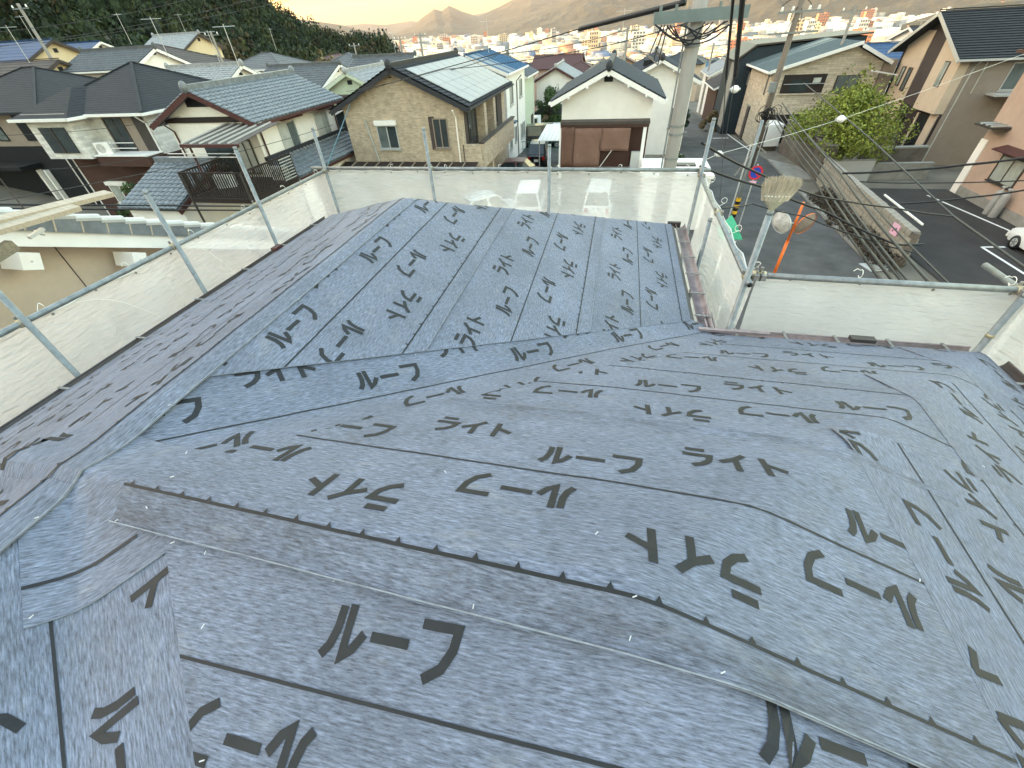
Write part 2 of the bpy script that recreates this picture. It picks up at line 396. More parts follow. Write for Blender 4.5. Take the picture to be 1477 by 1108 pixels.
# right slope beyond the valley
sheet((-1.335, 0), Y_, X_, cX, .8, 5.6, -.5, .5, 3.6, far+[E1], 1, (2.35, 1.43), lift=.006)
sheet((-.50, 0), Y_, X_, cX, 1.2, 5.6, -.5, .5, 2.7, far+[E1], 1, (2.75, 2.4), lift=.006)
sheet((.335, 0), Y_, X_, cX, 2.2, 5.6, -.5, .5, 1.8, far+[E1, (1, 0, .79)], 1, (3.35, 3.1), lift=.006)
# valley strip
vU = np.array([2.49, 2.62]); vU /= np.linalg.norm(vU); vN = np.array([-vU[1], vU[0]])
sheet((-1.49, .65), vU, vN, .96, -.25, 3.75, -.5, .5, .9, [(1, 0, .92), (0, 1, 3.3)], 0, (.92, 1.05), ku=.963, fine=True)
sheet((.72, 3.02), vU, vN, .96, 0, .7, -.5, .5, .4, [(0, 1, 3.17), (-1, 0, -.86)], 0, (.0, .4), ku=.963)
# wing, slope away from us
vc = halfplane((-1.0, .84), (.2, 2.05), (1, 1))
vc2 = halfplane((-.2, 1.62), (1.2, 3.02), (1, 1))
sheet((0, 3.24), X_, Y_, cX, .2, 2.72, -.5, 0., 1.2, [vc2, (0, 1, 3.17)], 0, (.0, 1.2))
sheet((0, 2.40), X_, Y_, cX, -.2, 2.76, -.5, .5, 2.2, [vc2], 1, (1.0, .62), lift=.002)
sheet((0, 1.575), (1, -.03), (.03, 1), cX, -1, 2.1, -.5, .5, 3.2, [vc], 1, (1.28, .80), lift=.002)
sheet((0, .755), (1, -.055), (.055, 1), cX, -1.30, 1.30, -.5, .5, 5.6, [vc], -1, (.02, -.17), lift=.016, m='underlayment_scuffed_shaded')  # ridge cap: scuffs darkened further to paint in the steep band's shade
# right-hand end of the wing
sheet((2.84, 0), Y_, X_, cX, -3, 3.17, -.58, .03, 3.2, (), 0, (.5, 1.9))
sheet((2.03, 0), Y_, X_, cX, -3, 2.25, -.5, .5, 4.4, (), 1, (.75, 1.15), lift=.002)
sheet((1.21, 0), Y_, X_, cX, -3, 1.35, -.28, .5, 6.2, (), 1, (.72, .86), lift=.002)
# slope towards us and its valley
nl = halfplane((-1.09, .325), (-.74, -.03), (0, 0))
sheet((0, .13), X_, Y_, cX, -1.3, 1.3, -.5, .245, 4.4, [nl], -1, (-.375, -.65))
sheet((0, -.70), X_, Y_, cX, -1.0, 2.4, -.5, .5, 3.6, [nl], -1, (-.1, -.4))
sheet((0, -1.53), X_, Y_, cX, -.5, 2.9, -.5, .5, 3, [nl], -1, (.3, -.1))
n2U = np.array([.735, -.678]); n2V = np.array([.678, .735])
sheet((-1.32, .14), n2U, n2V, .96, -.28, 2.9, -.5, .36, 2.4, (), 0, (.45, .33), ku=.96, fine=True)
sheet((-1.335, 0), Y_, X_, cX, -4.5, .22, -.5, .5, 1.6, [halfplane((-1.4, -.05), (-.9, -.5), (-1.5, -1))], 1, (-.35, .0))
# short junction piece where ridges and valleys meet
pe = [halfplane((-1.10, .32), (-1.34, .10), (-1.4, .5)), halfplane((-1.50, .25), (-1.34, .10), (-1.2, .5)), halfplane((-1.55, .25), (-1.55, .6), (-1, .5)), halfplane((-1.5, .66), (-1, .66), (-1, .3))]
jU = np.array([-.8, -.6]); jV = np.array([.6, -.8])
sheet((-1.375, .50), jU, jV, .97, -.6, .6, -.5, .45, 4.0, pe, 0, center=False, rows=((1, 0), (-1, 0)))
mbj = MB(); q = [np.array((-1.215, .352))+np.array(d)*t for d in [(-.2, -.18)] for t in np.linspace(0, 1, 9)]
for i in range(8):
    a, b = q[i], q[i+1]; nn = np.array([.67, -.74])*.005
    mbj.add([(*p, float(roofz(*p))+.0036*4.0+.0025) for p in (a-nn, b-nn, b+nn, a+nn)], [(0, 1, 2, 3)])
wobj(mbj, 'printed_line', 'print_ink', house0)
# staples and scraps
stp = [(-1.30, .375), (-1.07, .345), (-.95, .335), (-.55, .325), (-.2, .322), (.128, .315), (.13, .375), (-.86, .19), (-.72, -.02), (.62, .19), (.3, .295), (.78, .27), (-1.335, .125), (-.4, .69), (-1.18, .5), (.05, .52),
       (-1.28, .62), (-1.2, .41), (-.9, 1.55), (-.3, 2.3), (.4, 2.2), (1.0, 2.4), (1.65, 1.45), (.93, .7), (-1.52, .33), (-1.52, .8), (-1.51, 1.6)]
stm = MB().box((0, 0, 0), (.0022, .010, .0016)).obj('staple', 'staple_white', house0)
def put(o, p, dz, rz): o.location = (p[0]-HB[0], p[1]-HB[1], float(roofz(*p))+dz); o.rotation_euler = (0, 0, rz)
for i, p in enumerate(stp): put(stm if i == 0 else inst(stm, 'staple', house0), p, .030, random.uniform(-1.2, 1.2))
# deck, walls, eaves
mat('deck_ply', (.1, .09, .08), .8)
gx, gy = np.linspace(-4.12, 2.88, 90), np.linspace(-4.6, 5.66, 130)
XX, YY = np.meshgrid(gx, gy); ZZ = roofz(XX, YY)-.012
inside = ((XX < .86) | ((YY < 3.18) & (YY > -2.45)))
mb = MB(); idx = {}
for i in range(len(gy)-1):
    for j in range(len(gx)-1):
        if (gx[j+1] < .9) or (-2.5 < gy[i] and gy[i+1] < 3.2):
            f = []
            for a, b in ((i, j), (i, j+1), (i+1, j+1), (i+1, j)):
                if (a, b) not in idx: idx[(a, b)] = len(mb.v); mb.v.append((gx[b], gy[a], ZZ[a, b]))
                f.append(idx[(a, b)])
            mb.f.append(tuple(f))
dk = wobj(mb, 'roof_deck', 'deck_ply', house0); s_ = dk.modifiers.new('t', 'SOLIDIFY'); s_.thickness = .03; s_.offset = -1
EZ = CZ-2.02
mb = MB().box((-1.6, .4, (EZ-.3)/2), (4.2, 9.4, EZ-.3)); wobj(mb, 'wall', 'beige_stucco', house0)
mb = MB().box((1.4, .35, (EZ-.33)/2), (2.2, 4.7, EZ-.33)); wobj(mb, 'wall', 'beige_stucco', house0)
mat('gutter_brown', (.055, .04, .04), .45, .25, 8, spec=.5); mat('gutter_pink', (.24, .19, .19), .45, .3, 10)
def gutter(p, q, outv, m, n_br):
    p, q, ov = np.array(p, float), np.array(q, float), np.array(outv, float); P = []
    for k in range(9):
        t = math.pi*k/8; P.append([tuple(e+ov*(.055-.055*math.cos(t))+np.array([0, 0, -.055*math.sin(t)])) for e in (p, q)])
    g = wobj(MB().grid(P), 'gutter', m, house0, smooth=True); s = g.modifiers.new('t', 'SOLIDIFY'); s.thickness = .004
    wobj(MB().tube([p+ov*.112, q+ov*.112], .007, 6), 'gutter_bead', m, house0)
    for i in range(n_br):
        c = p+(q-p)*(i+.5)/n_br; d = (q-p)/np.linalg.norm(q-p)
        wobj(MB().bar(c-ov*.02+np.array([0, 0, .012]), c+ov*.125+np.array([0, 0, .010]), .022, .006), 'gutter_bracket', 'steel_dull', house0)
    return g
gutter((.86, 3.2, EZ-.005), (.86, 5.66, EZ-.005), (1, 0, 0), 'gutter_pink', 6)
gutter((.98, 3.20, EZ-.06), (2.9, 3.20, EZ-.06), (0, 1, 0), 'gutter_pink', 5)
gutter((2.90, -2.5, EZ-.03), (2.90, 3.10, EZ-.03), (1, 0, 0), 'gutter_brown', 10)
gutter((-4.13, -4.5, EZ-.05), (-4.13, 5.66, EZ-.05), (-1, 0, 0), 'gutter_brown', 14)
wobj(MB().box((1.12, 3.175, EZ+.012), (.55, .035, .02)), 'drip_edge', 'gutter_pink', house0)
wobj(MB().box((2.06, 3.175, EZ+.025), (.17, .06, .03)), 'snow_stop', 'alu_dark', house0)
wobj(MB().box((.845, 5.69, EZ-.03), (.16, .05, .07)), 'fascia_end', 'alu_dark', house0)
wobj(MB().box((-4.10, 4.35, EZ+.02), (.07, .14, .035)), 'snow_stop', 'maroon_trim', house0)
for k in range(3): wobj(MB().bar((.93+.035*k, 3.22, EZ-.015), (.93+.035*k, 3.50, EZ-.02), .012, .012), 'flashing', 'gutter_pink', house0)
# ================================================================ scaffold round the roof
def net_mat():
    m = bpy.data.materials.new('net_sheet'); m.use_nodes = True; t = m.node_tree; N = t.nodes.new; L = t.links.new
    t.nodes.remove(t.nodes['Principled BSDF']); out = t.nodes['Material Output']
    d = N('ShaderNodeBsdfDiffuse'); tr = N('ShaderNodeBsdfTranslucent'); tp = N('ShaderNodeBsdfTransparent')
    tc = N('ShaderNodeTexCoord'); n = N('ShaderNodeTexNoise'); n.inputs['Scale'].default_value = 1.6; n.inputs['Detail'].default_value = 7; L(tc.outputs['Object'], n.inputs[0])
    r = N('ShaderNodeMapRange'); r.inputs[1].default_value = .3; r.inputs[2].default_value = .7; r.inputs[3].default_value = .60; r.inputs[4].default_value = .74; L(n.outputs[0], r.inputs[0])
    for q in (d, tr): q.inputs[0].default_value = (.89, .87, .87, 1)
    tp.inputs[0].default_value = (1, 1, 1, 1)
    a = N('ShaderNodeMixShader'); a.inputs[0].default_value = .5; L(d.outputs[0], a.inputs[1]); L(tr.outputs[0], a.inputs[2])
    b = N('ShaderNodeMixShader'); L(r.outputs[0], b.inputs[0]); L(tp.outputs[0], b.inputs[1]); L(a.outputs[0], b.inputs[2]); L(b.outputs[0], out.inputs[0])
    # fine woven creases
    mp = N('ShaderNodeMapping'); mp.inputs['Scale'].default_value = (2, 2, 9); L(tc.outputs['Object'], mp.inputs[0])
    n2 = N('ShaderNodeTexNoise'); n2.inputs['Scale'].default_value = 3; n2.inputs['Detail'].default_value = 8; L(mp.outputs[0], n2.inputs[0])
    bp = N('ShaderNodeBump'); bp.inputs['Strength'].default_value = 1.; bp.inputs['Distance'].default_value = .06; L(n2.outputs[0], bp.inputs['Height']); L(bp.outputs[0], d.inputs['Normal']); L(bp.outputs[0], tr.inputs['Normal'])
    MATS['net_sheet'] = m
net_mat()
SB = np.array([-1.6, 6.5, 0.])
scaf = thing('scaffold', 'galvanised steel pipe scaffold with guard rails round the roof edge', 'scaffold', SB)
PR = .0243
RZ = CZ-1.63
def part(mb, name, m, smooth=True): return wobj(mb, name, m, scaf, SB, smooth)
LX, BY, RX, FY, SX = -4.55, 6.5, 1.17, 3.45, 3.12
posts = [(LX+.055, .35, 7.3), (LX+.055, 1.93, 7.25), (LX+.055, 3.45, 7.14), (LX+.055, 4.79, 7.25), (LX+.02, 6.46, 7.17), (-2.73, BY-.055, 7.15), (-.90, BY-.055, 6.93), (RX, BY-.055, 7.21), (RX-.055, 5.0, 6.48),
         (RX-.02, FY-.06, 7.10), (SX-.09, FY-.06, 6.56), (SX-.06, 1.6, 7.2), (SX-.06, -.6, 7.2)]
for x, y, zt in posts:
    part(MB().tube([(x, y, .03), (x, y, zt-.03)], PR, 12), 'post', 'galv')
    part(MB().tube([(x, y, zt-.035), (x, y, zt)], PR*.96, 12), 'post_end', 'galv_dark')
    part(MB().box((x, y, .015), (.14, .14, .03)), 'base_plate', 'galv_dark', False)
rails = [((LX, -1.2, RZ), (LX, 6.62, RZ)), ((LX-.25, BY, RZ+.03), (RX+.12, BY, RZ+.03)), ((RX, FY-.12, RZ-.03), (RX, BY+.15, RZ-.03)), ((RX+.02, FY, RZ), (SX+.16, FY, RZ-.02)), ((SX, -1.6, RZ-.065), (SX, 3.98, RZ-.065))]
for p, q in rails: part(MB().tube([p, q], PR, 14), 'guard_rail', 'galv')
for p, q in rails:                                   # open pipe ends
    for e, o in ((p, q), (q, p)):
        e_, d = np.array(e), np.array(e)-np.array(o); d /= np.linalg.norm(d); part(MB().tube([e_, e_+d*.004], PR*.8, 12), 'pipe_bore', 'black_rubber')
for p, q in rails: part(MB().tube([np.array(p)-[0, 0, 2.2], np.array(q)-[0, 0, 2.2]], PR, 8), 'ledger', 'galv')
def clamp(p, ax):
    a = np.array(ax, float); u = np.array([0, 0, 1.]); b = np.cross(a, u)
    c = part(MB().tube([np.array(p)-a*.028, np.array(p)+a*.028], .034, 10), 'clamp', 'rust_gold')
    m = MB().box(np.array(p)+b*.035, (.05, .05, .045)); m.tube([np.array(p)+b*.02-u*.03, np.array(p)+b*.02+u*.045], .008, 6); m.tube([np.array(p)-b*.03+u*.02, np.array(p)-b*.03+u*.055], .012, 6)
    o = wobj(m, 'bolt', 'steel_dull', c, SB); return c
for x, y, zt in posts[:5]: clamp((LX, y, RZ), (0, 1, 0))
for x, y, zt in posts[5:8]: clamp((x, BY, RZ+.03), (1, 0, 0))
clamp((RX, 5.0, RZ-.03), (0, 1, 0)); clamp((RX, FY+.02, RZ-.03), (0, 1, 0)); clamp((RX+.06, FY, RZ), (1, 0, 0)); clamp((RX+.10, FY, RZ), (1, 0, 0)); clamp((SX-.09, FY, RZ-.02), (1, 0, 0)); clamp((SX, FY+.03, RZ-.065), (0, 1, 0)); clamp((SX, 1.6, RZ-.065), (0, 1, 0)); clamp((RX, BY-.04, RZ-.03), (0, 1, 0))
part(MB().tube([(SX-.09, FY-.06, 6.18), (SX-.09, FY-.06, 6.205)], .029, 10), 'pipe_band', 'rust_gold')
def net(p, q, ztop, zbot, label, seed, sag=.03, ties=None):
    """translucent dust sheet hung from a rail between plan points p and q"""
    p, q = np.array(p, float), np.array(q, float); L = np.linalg.norm(q-p); d = (q-p)/L; nrm = np.array([-d[1], d[0]])
    nu, nv = int(L/.05), int((ztop-zbot)/.09); r = np.random.default_rng(seed); ph = r.uniform(0, 6, 12); P = []; folds = [(r.uniform(-.05, .05), r.uniform(-L/2, L/2), r.uniform(-.9, .9), r.uniform(.03, .09)) for _ in range(int(L*5))]
    for j in range(nv+1):
        row = []; t = j/nv
        for i in range(nu+1):
            u = L*i/nu
            dd = (1.35-t)*0 + .022*math.sin(3.1*u+ph[0]+2.2*t*4)+.014*math.sin(7.7*u+ph[1]-5*t*4)+.010*math.sin(13*u+9*t*3+ph[2])+.012*math.sin(1.3*u*3+22*t+ph[3])
            dd *= min(1, .25+t*9)
            z = ztop-(ztop-zbot)*t-(sag*abs(math.sin(math.pi*u/.62+ph[4]))*(1-t)**9)
            fold = sum(a_*math.exp(-((u-c_+sl_*t*3-L/2)/w_)**2) for a_, c_, sl_, w_ in folds); c = p+d*u+nrm*(dd+fold*min(1, t*12)); row.append((c[0], c[1], z))
        P.append(row)
    base = np.array([*(p+q)/2, zbot]); rt = thing('dust_net', label, 'net', base)
    sh = wobj(MB().grid(P), 'net_sheet', 'net_sheet', rt, base, True)
    e = MB().tube([P[0][i] for i in range(0, nu+1, 1)], .006, 5); wobj(e, 'hem', 'cable_ties', rt, base)
    n = max(3, int(L/.42))
    for k in range(n):                       # eyelets and tie strings up to the rail
        u = L*(k+.5)/n; c = P[0][min(nu, int(u/L*nu))]
        wobj(MB().tube([(c[0]-nrm[0]*.004, c[1]-nrm[1]*.004, c[2]-.02), (c[0]+nrm[0]*.004, c[1]+nrm[1]*.004, c[2]-.02)], .011, 8), 'eyelet', 'steel_dull', rt, base)
        if k % 2 == 0:
            z0 = c[2]; pts = [np.array([c[0], c[1], z0-.02])]
            rail = -nrm*.055
            for a in np.linspace(-2.2, 2.6, 9): pts.append(np.array([c[0]+rail[0]+nrm[0]*.031*math.cos(a), c[1]+rail[1]+nrm[1]*.031*math.cos(a), ztop+.03+.031*math.sin(a)]))
            e0 = pts[-1]; pts.append(e0+np.array([d[0]*.03*r.uniform(-1, 1), d[1]*.03*r.uniform(-1, 1), .02*r.uniform(-1, 1)])); pts.append(pts[-1]+np.array([d[0]*.02, d[1]*.02, -.04*r.uniform(0.3, 1.2)]))
            wobj(MB().tube(pts, .0026, 5), 'tie_string', 'cable_ties', rt, base)
    return rt
NZ = RZ-.03
net((LX-.07, 6.6), (LX-.07, -1.5), NZ, .6, 'white dust net hung beside the neighbouring beige gable wall', 1)
net((RX+.05, BY+.07), (LX-.05, BY+.07), NZ+.03, .6, 'white dust net across the far end of the scaffold, in front of parked cars', 2)
net((RX+.08, FY+.05), (RX+.08, BY+.05), NZ-.03, .6, 'short white dust net below the leaning rail where the broom stands', 3)
net((SX+.12, FY+.06), (RX+.1, FY+.06), NZ, .6, 'white dust net hung along the rail above the street corner', 4)
net((SX+.08, -1.6), (SX+.08, FY+.05), NZ-.07, .6, 'white dust net on the side of the scaffold facing the car park', 5)
# cord hanging in loops on the left net
for k, (y0, y1) in enumerate(((2.35, 2.9), (3.6, 4.0), (4.6, 4.85))):
    pts = [(LX-.03, y0+(y1-y0)*t, RZ-.06-.5*t+.12*math.sin(3*t)) for t in np.linspace(0, 1, 9)]
    tag(wobj(MB().tube(pts, .0028, 5), 'loose_string', 'cable_ties', None, np.zeros(3)), ['long loose white string trailing down the net by the beige wall', 'loose white string on the net below the second clamp', 'short loose white string on the net near the balcony house'][k], 'string')
# broom standing upside down in the corner post
bb = np.array([RX-.02, FY-.06, 7.02])
mat('bristle', (.5, .43, .33), .85, .25, 30, stretch=(1, 1, .15), island=.35); mat('bristle_root', (.33, .31, .23), .8, .2, 20)
br = thing('broom', 'straw broom standing bristles-up in the top of a scaffold post', 'broom', bb)
wobj(MB().tube([bb, bb+[0, 0, .105]], .019, 10), 'handle', 'bristle_root', br, bb)
prof = [(.02, .022, .09), (.055, .03, .13), (.085, .034, .165), (.098, .036, .20)]
rows = [[(bb[0]+w*math.cos(2*math.pi*k/16), bb[1]+dd*math.sin(2*math.pi*k/16), bb[2]+z) for k in range(17)] for w, dd, z in prof]
wobj(MB().grid(rows), 'bristle_head', 'bristle_root', br, bb, True)
mb = MB(); r = np.random.default_rng(3)
for k in range(900):
    a, q = r.uniform(0, 6.283), math.sqrt(r.uniform(0, 1)); x0, y0 = .09*q*math.cos(a), .032*q*math.sin(a); h = r.uniform(.12, .165)-.35*abs(x0)*.5
    x1 = x0*1.42+r.normal(0, .004)+.010; y1 = y0*1.5+r.normal(0, .005); w = .0011
    p0 = bb+[x0, y0, .15]; p1 = bb+[(x0+x1)/2*1.04, (y0+y1)/2, .15+h*.55]; p2 = bb+[x1, y1, .15+h]
    mb.tube([p0, p1, p2], [.0014, .0013, .0007], 3, False)
tag(wobj(mb, 'bristles', 'bristle', br, bb), kind='stuff')
for s in (-1, 1):
    for k in range(8): wobj(MB().box(bb+[-.078+.022*k, s*.035*math.sqrt(max(.15, 1-((-.078+.022*k)/.1)**2)), .185], (.010, .004, .006)), 'stitch', 'cable_ties', br, bb)
# ================================================================ ground
def sstep(a, b, x): t = np.clip((x-a)/(b-a), 0, 1); return t*t*(3-2*t)
def ground(x, y):
    x, y = np.asarray(x, float), np.asarray(y, float)
    g = -.06*np.clip(y-36, 0, 14)-.075*np.clip(y-50, 0, 560)
    r = np.hypot(x, y); g = g+.008*np.clip(r-2200, 0, 3000)
    lift = 3.2*sstep(27, 55, -x)*sstep(5, 32, y+.25*(-x))*(1-sstep(70, 190, y)) + 3.0*sstep(27, 55, -x)*(1-sstep(5, 32, y+.25*(-x)))
    return g+lift+hillz(x, y)
HAZ = np.array([-179, -150, -125, -92, -66, -55, -45, -40, -35.2, -32.2, -29.3, -26.5, -24.5, -20]); HCR = np.array([30, 60, 80, 90, 88, 80, 56, 30, 9.5, 3.2, .5, .3, 0, 0.])
HDF = np.array([140, 120, 95, 88, 82, 80, 84, 92, 102, 110, 118, 130, 140, 150.]); HDC = np.array([300, 280, 250, 235, 235, 235, 230, 220, 200, 185, 170, 160, 160, 160.])
def hillz(x, y):
    """wooded hill on the left; its spur comes down towards the city"""
    az = np.degrees(np.arctan2(x, y)); d = np.hypot(x, y); H = np.interp(az, HAZ, HCR); f = np.interp(az, HAZ, HDF); c = np.interp(az, HAZ, HDC)
    base = .06*np.clip(y-36, 0, 14)+.075*np.clip(np.minimum(y, 250)-50, 0, 560)
    w = sstep(0, 1, (d-f)/(c-f)); bump = 1+.05*np.sin(x*.041+y*.027)+.04*np.sin(x*.08-y*.063)
    keep = (1-sstep(330, 650, d))*(1-sstep(-24.5, -20, az))*sstep(0, 2, np.abs(H)+base*(az < -24.5))
    return w*np.where(az < -20, H*bump+base*.92, 0)*keep
rs = np.concatenate([[0], np.geomspace(3, 11000, 110)]); nth = 220
P = []
for r_ in rs:
    th = np.linspace(0, 2*math.pi, nth+1); xs, ys = r_*np.cos(th), r_*np.sin(th); P.append(list(zip(xs, ys, ground(xs, ys)-.02)))
mat('land', (.15, .135, .11), .95, .35, .35, bump=.4, bscale=6)
tag(MB().grid(P).obj('ground', 'land', smooth=True), kind='structure')
def strip(name, poly, m, dz, n=1):
    """flat or sloping paved sheet: poly = quad corners in plan, subdivided along its length"""
    a, b, c, d = [np.array(p, float) for p in poly]; G = []
    for i in range(n+1):
        t = i/n; l, r_ = a+(d-a)*t, b+(c-b)*t
        G.append([(*(l+(r_-l)*s), float(ground(*(l+(r_-l)*s)))+dz) for s in np.linspace(0, 1, 5)])
    return tag(MB().grid(G).obj(name, m), kind='structure')
strip('road', [(3.9, -40), (10.8, -40), (10.8, 150), (3.9, 150)], 'asphalt', .012, 95)
strip('side_street', [(10.8, 4), (60, 4), (60, 15.5), (10.8, 15.5)], 'asphalt', .010, 4)
strip('car_park', [(12.75, 15.5), (18.7, 15.5), (18.7, 29.5), (12.75, 29.5)], 'asphalt_dark', .016, 4)
strip('forecourt', [(-7.2, 7.4), (3.9, 7.4), (3.9, 24.5), (-7.2, 24.5)], 'concrete', .012, 4)
strip('driveway', [(-7.4, 24.5), (-3.6, 24.5), (-3.9, 60), (-9.5, 60)], 'asphalt', .030, 40)
# ================================================================ houses
def roof_plane(parent, A, B, C, D, style, m, name='roof_slope', thick=.10):
    """one roof slope: A,B eave (left,right seen from outside), C,D top. Courses are stepped geometry."""
    A, B, C, D = [np.array(p, float) for p in (A, B, C, D)]
    e = (B-A)/np.linalg.norm(B-A); mid = (C+D)/2-(A+B)/2; up = mid-e*(mid@e); SL = np.linalg.norm(up); up /= SL; n = np.cross(e, up)
    if n[2] < 0: n = -n
    row, step, lip = {'kawara': (.27, .05, .035), 'kawara_lo': (.36, .15, .03), 'slate': (.20, 9, .012), 'slate_lo': (.4, 9, .02), 'metal': (9, .06, 0), 'ribs': (.24, 9, .045), 'tarp': (.5, .4, .015), 'flat': (9, 9, 0)}[style]
    nr = max(1, int(round(SL/row))); mb = MB(); prev = None
    a0 = float(A@e)
    def prof(u):
        if style in ('kawara', 'kawara_lo'): return .055*abs(math.sin(math.pi*u/.30))
        if style == 'metal':
            t = (u % .42); return .035 if t < .05 else 0.
        return 0.
    for i in range(nr):
        rowv = []
        for t, off in ((i/nr, lip), ((i+1)/nr, .002)):
            l, r_ = A+(D-A)*t, B+(C-B)*t; ul, ur = float(l@e), float(r_@e); L = max(ur-ul, .001)
            if step < 8:
                us = [ul]+[k*step for k in range(int(math.ceil(ul/step+.01)), int(math.floor(ur/step-.01))+1)]+[ur]
            else: us = [ul, ur]
            rowv.append((us, [l+e*(u-ul)+n*(off+prof(u)) for u in us]))
        # match the two edges column by column
        (u0, p0), (u1, p1) = rowv; k = max(len(u0), len(u1))
        if step < 8 and len(u0) != len(u1):
            # resample the shorter edge on the longer's columns, clamped
            def resamp(us, src, t, off):
                l, r_ = A+(D-A)*t, B+(C-B)*t; ul, ur = float(l@e), float(r_@e)
                return [l+e*(min(max(u, ul), ur)-ul)+n*(off+prof(u)) for u in us]
            if len(u0) > len(u1): p1 = resamp(u0, p1, (i+1)/nr, .002)
            else: p0 = resamp(u1, p0, i/nr, lip)
        o = len(mb.v); k = len(p0); mb.v.extend(map(tuple, p0)); mb.v.extend(map(tuple, p1))
        mb.f.extend((o+j, o+j+1, o+k+j+1, o+k+j) for j in range(k-1))
        if lip:                                                          # front lip of the course
            o2 = len(mb.v); mb.v.extend(tuple(p-n*(lip+.012)) for p in p0); mb.f.extend((o2+j, o2+j+1, o+j+1, o+j) for j in range(k-1))
    tri = np.linalg.norm(C-D) < .05
    mb.prism([A, B, C] if tri else [A, B, C, D], -n*thick)
    return mb.obj(name, m, parent)
def house(name, label, x0, x1, y0, y1, zg, eave, pitch, axis, kind, wallm, roofm, style='kawara', over=.5, vover=.35, trim='white_paint', group=None, rz=0., cat='house', gutter=True, ridge=True, wall2=None, z2=0, simple=False):
    cx, cy = (x0+x1)/2, (y0+y1)/2; H = thing(name, label, cat, (cx, cy, zg), rz, group); W_, D_ = x1-x0, y1-y0; he = eave-zg
    T_ = math.tan(R(pitch)); sw = axis == 'y'
    def m(x, y, z): return (y, x, z) if False else ((x, y, z) if not sw else (-y, x, z))       # work with ridge along local x
    a, b = (W_/2, D_/2) if not sw else (D_/2, W_/2)
    hr = he+b*T_
    if kind == 'gable': poly = [(0, -b, 0), (0, b, 0), (0, b, he), (0, 0, hr), (0, -b, he)]
    else: poly = [(0, -b, 0), (0, b, 0), (0, b, he), (0, -b, he)]
    p0 = [m(-a, p[1], p[2]) for p in poly]; ex = np.array(m(a, 0, 0))-np.array(m(-a, 0, 0))
    if wall2:
        q = [m(-a, p[1], max(p[2], z2)) for p in poly]; MB().prism(q, ex).obj('wall', wallm, H)
        k = .03; q = [m(-a-k, s*(b+k), z) for s, z in ((-1, 0), (1, 0), (1, z2), (-1, z2))]; MB().prism(q, ex*(1+2*k/(2*a))).obj('lower_wall', wall2, H)
    else: MB().prism(p0, ex).obj('wall', wallm, H)
    ze = he-over*T_+.06; bo = b+over; ao = a+vover
    zt = hr+.06
    if kind == 'gable':
        for s in (-1, 1):
            pts = [(-ao*s*-1, s*bo, ze), (ao*s*-1, s*bo, ze), (ao*s*-1, 0, zt), (-ao*s*-1, 0, zt)]
            pts = [m(*p) for p in pts]; roof_plane(H, *pts, style, roofm)
            if not simple:
                MB().bar(np.array(m(-ao, s*(bo+.05), ze-.07)), np.array(m(ao, s*(bo+.05), ze-.07)), .10, .10).obj('gutter', trim, H)
                for t in (-1, 1): MB().bar(np.array(m(t*(ao+.012), s*bo, ze-.12)), np.array(m(t*(ao+.012), s*.02, zt-.12)), .035, .2).obj('verge_board', trim, H)
        rp = (m(-ao-.02, 0, zt+.06), m(ao+.02, 0, zt+.06)); hips = []
    else:
        ao = a+over; rl = max(a-b, .0); 
        for s in (-1, 1):
            pts = [(-ao*s*-1, s*bo, ze), (ao*s*-1, s*bo, ze), (rl*s*-1, 0, zt), (-rl*s*-1, 0, zt)]
            roof_plane(H, *[m(*p) for p in pts], style, roofm)
        for s in (-1, 1):
            pts = [(s*ao, -bo*-s*-1, ze), (s*ao, bo*-s*-1, ze), (s*rl, 0.001, zt), (s*rl, -.001, zt)]
            roof_plane(H, *[m(*p) for p in pts], style, roofm)
        if not simple:
            for s in (-1, 1):
                MB().bar(m(-ao-.1, s*(bo+.05), ze-.06), m(ao+.1, s*(bo+.05), ze-.06), .10, .12).obj('gutter', trim, H)
                MB().bar(m(s*(ao+.05), -bo, ze-.06), m(s*(ao+.05), bo, ze-.06), .10, .118).obj('gutter', trim, H)
        rp = (m(-rl, 0, zt+.04), m(rl, 0, zt+.04)); hips = [(m(s*rl, 0, zt+.03), m(s*ao, t*bo, ze+.05)) for s in (-1, 1) for t in (-1, 1)]
    if ridge:
        kw = style.startswith('kawara'); rw, rh = (.26, .26) if kw else (.16, .06)
        if np.linalg.norm(np.array(rp[0])-rp[1]) > .1: MB().bar(*rp, rw, rh).obj('ridge', roofm, H)
        for p, q in hips: MB().bar(p, q, rw*.9, rh*.75).obj('hip_ridge', roofm, H)
        if kw and kind == 'gable' and not simple:
            for e in rp: MB().sphere((e[0], e[1], e[2]+.05), (.17, .17, .24), 8, 6).obj('ridge_end_tile', roofm, H)
    H['_w'], H['_d'], H['_h'] = W_, D_, he
    return H
def face(H, f, u, z, out=0.):
    W_, D_ = H['_w'], H['_d']
    return {'S': (u, -D_/2-out, z), 'N': (-u, D_/2+out, z), 'E': (W_/2+out, u, z), 'W': (-W_/2-out, -u, z)}[f]
FD = {'S': ((1, 0, 0), (0, -1, 0)), 'N': ((-1, 0, 0), (0, 1, 0)), 'E': ((0, 1, 0), (1, 0, 0)), 'W': ((0, -1, 0), (-1, 0, 0))}
def fbox(mb, H, f, u, z, du, dz, o0, o1, W_=None):
    """box on a wall face: centre (u,z), size (du,dz), from depth o0 to o1 outside the wall"""
    c = face(H, f, u, z, (o0+o1)/2); d = (du, abs(o1-o0), dz) if f in 'SN' else (abs(o1-o0), du, dz); return mb.box(c, d)
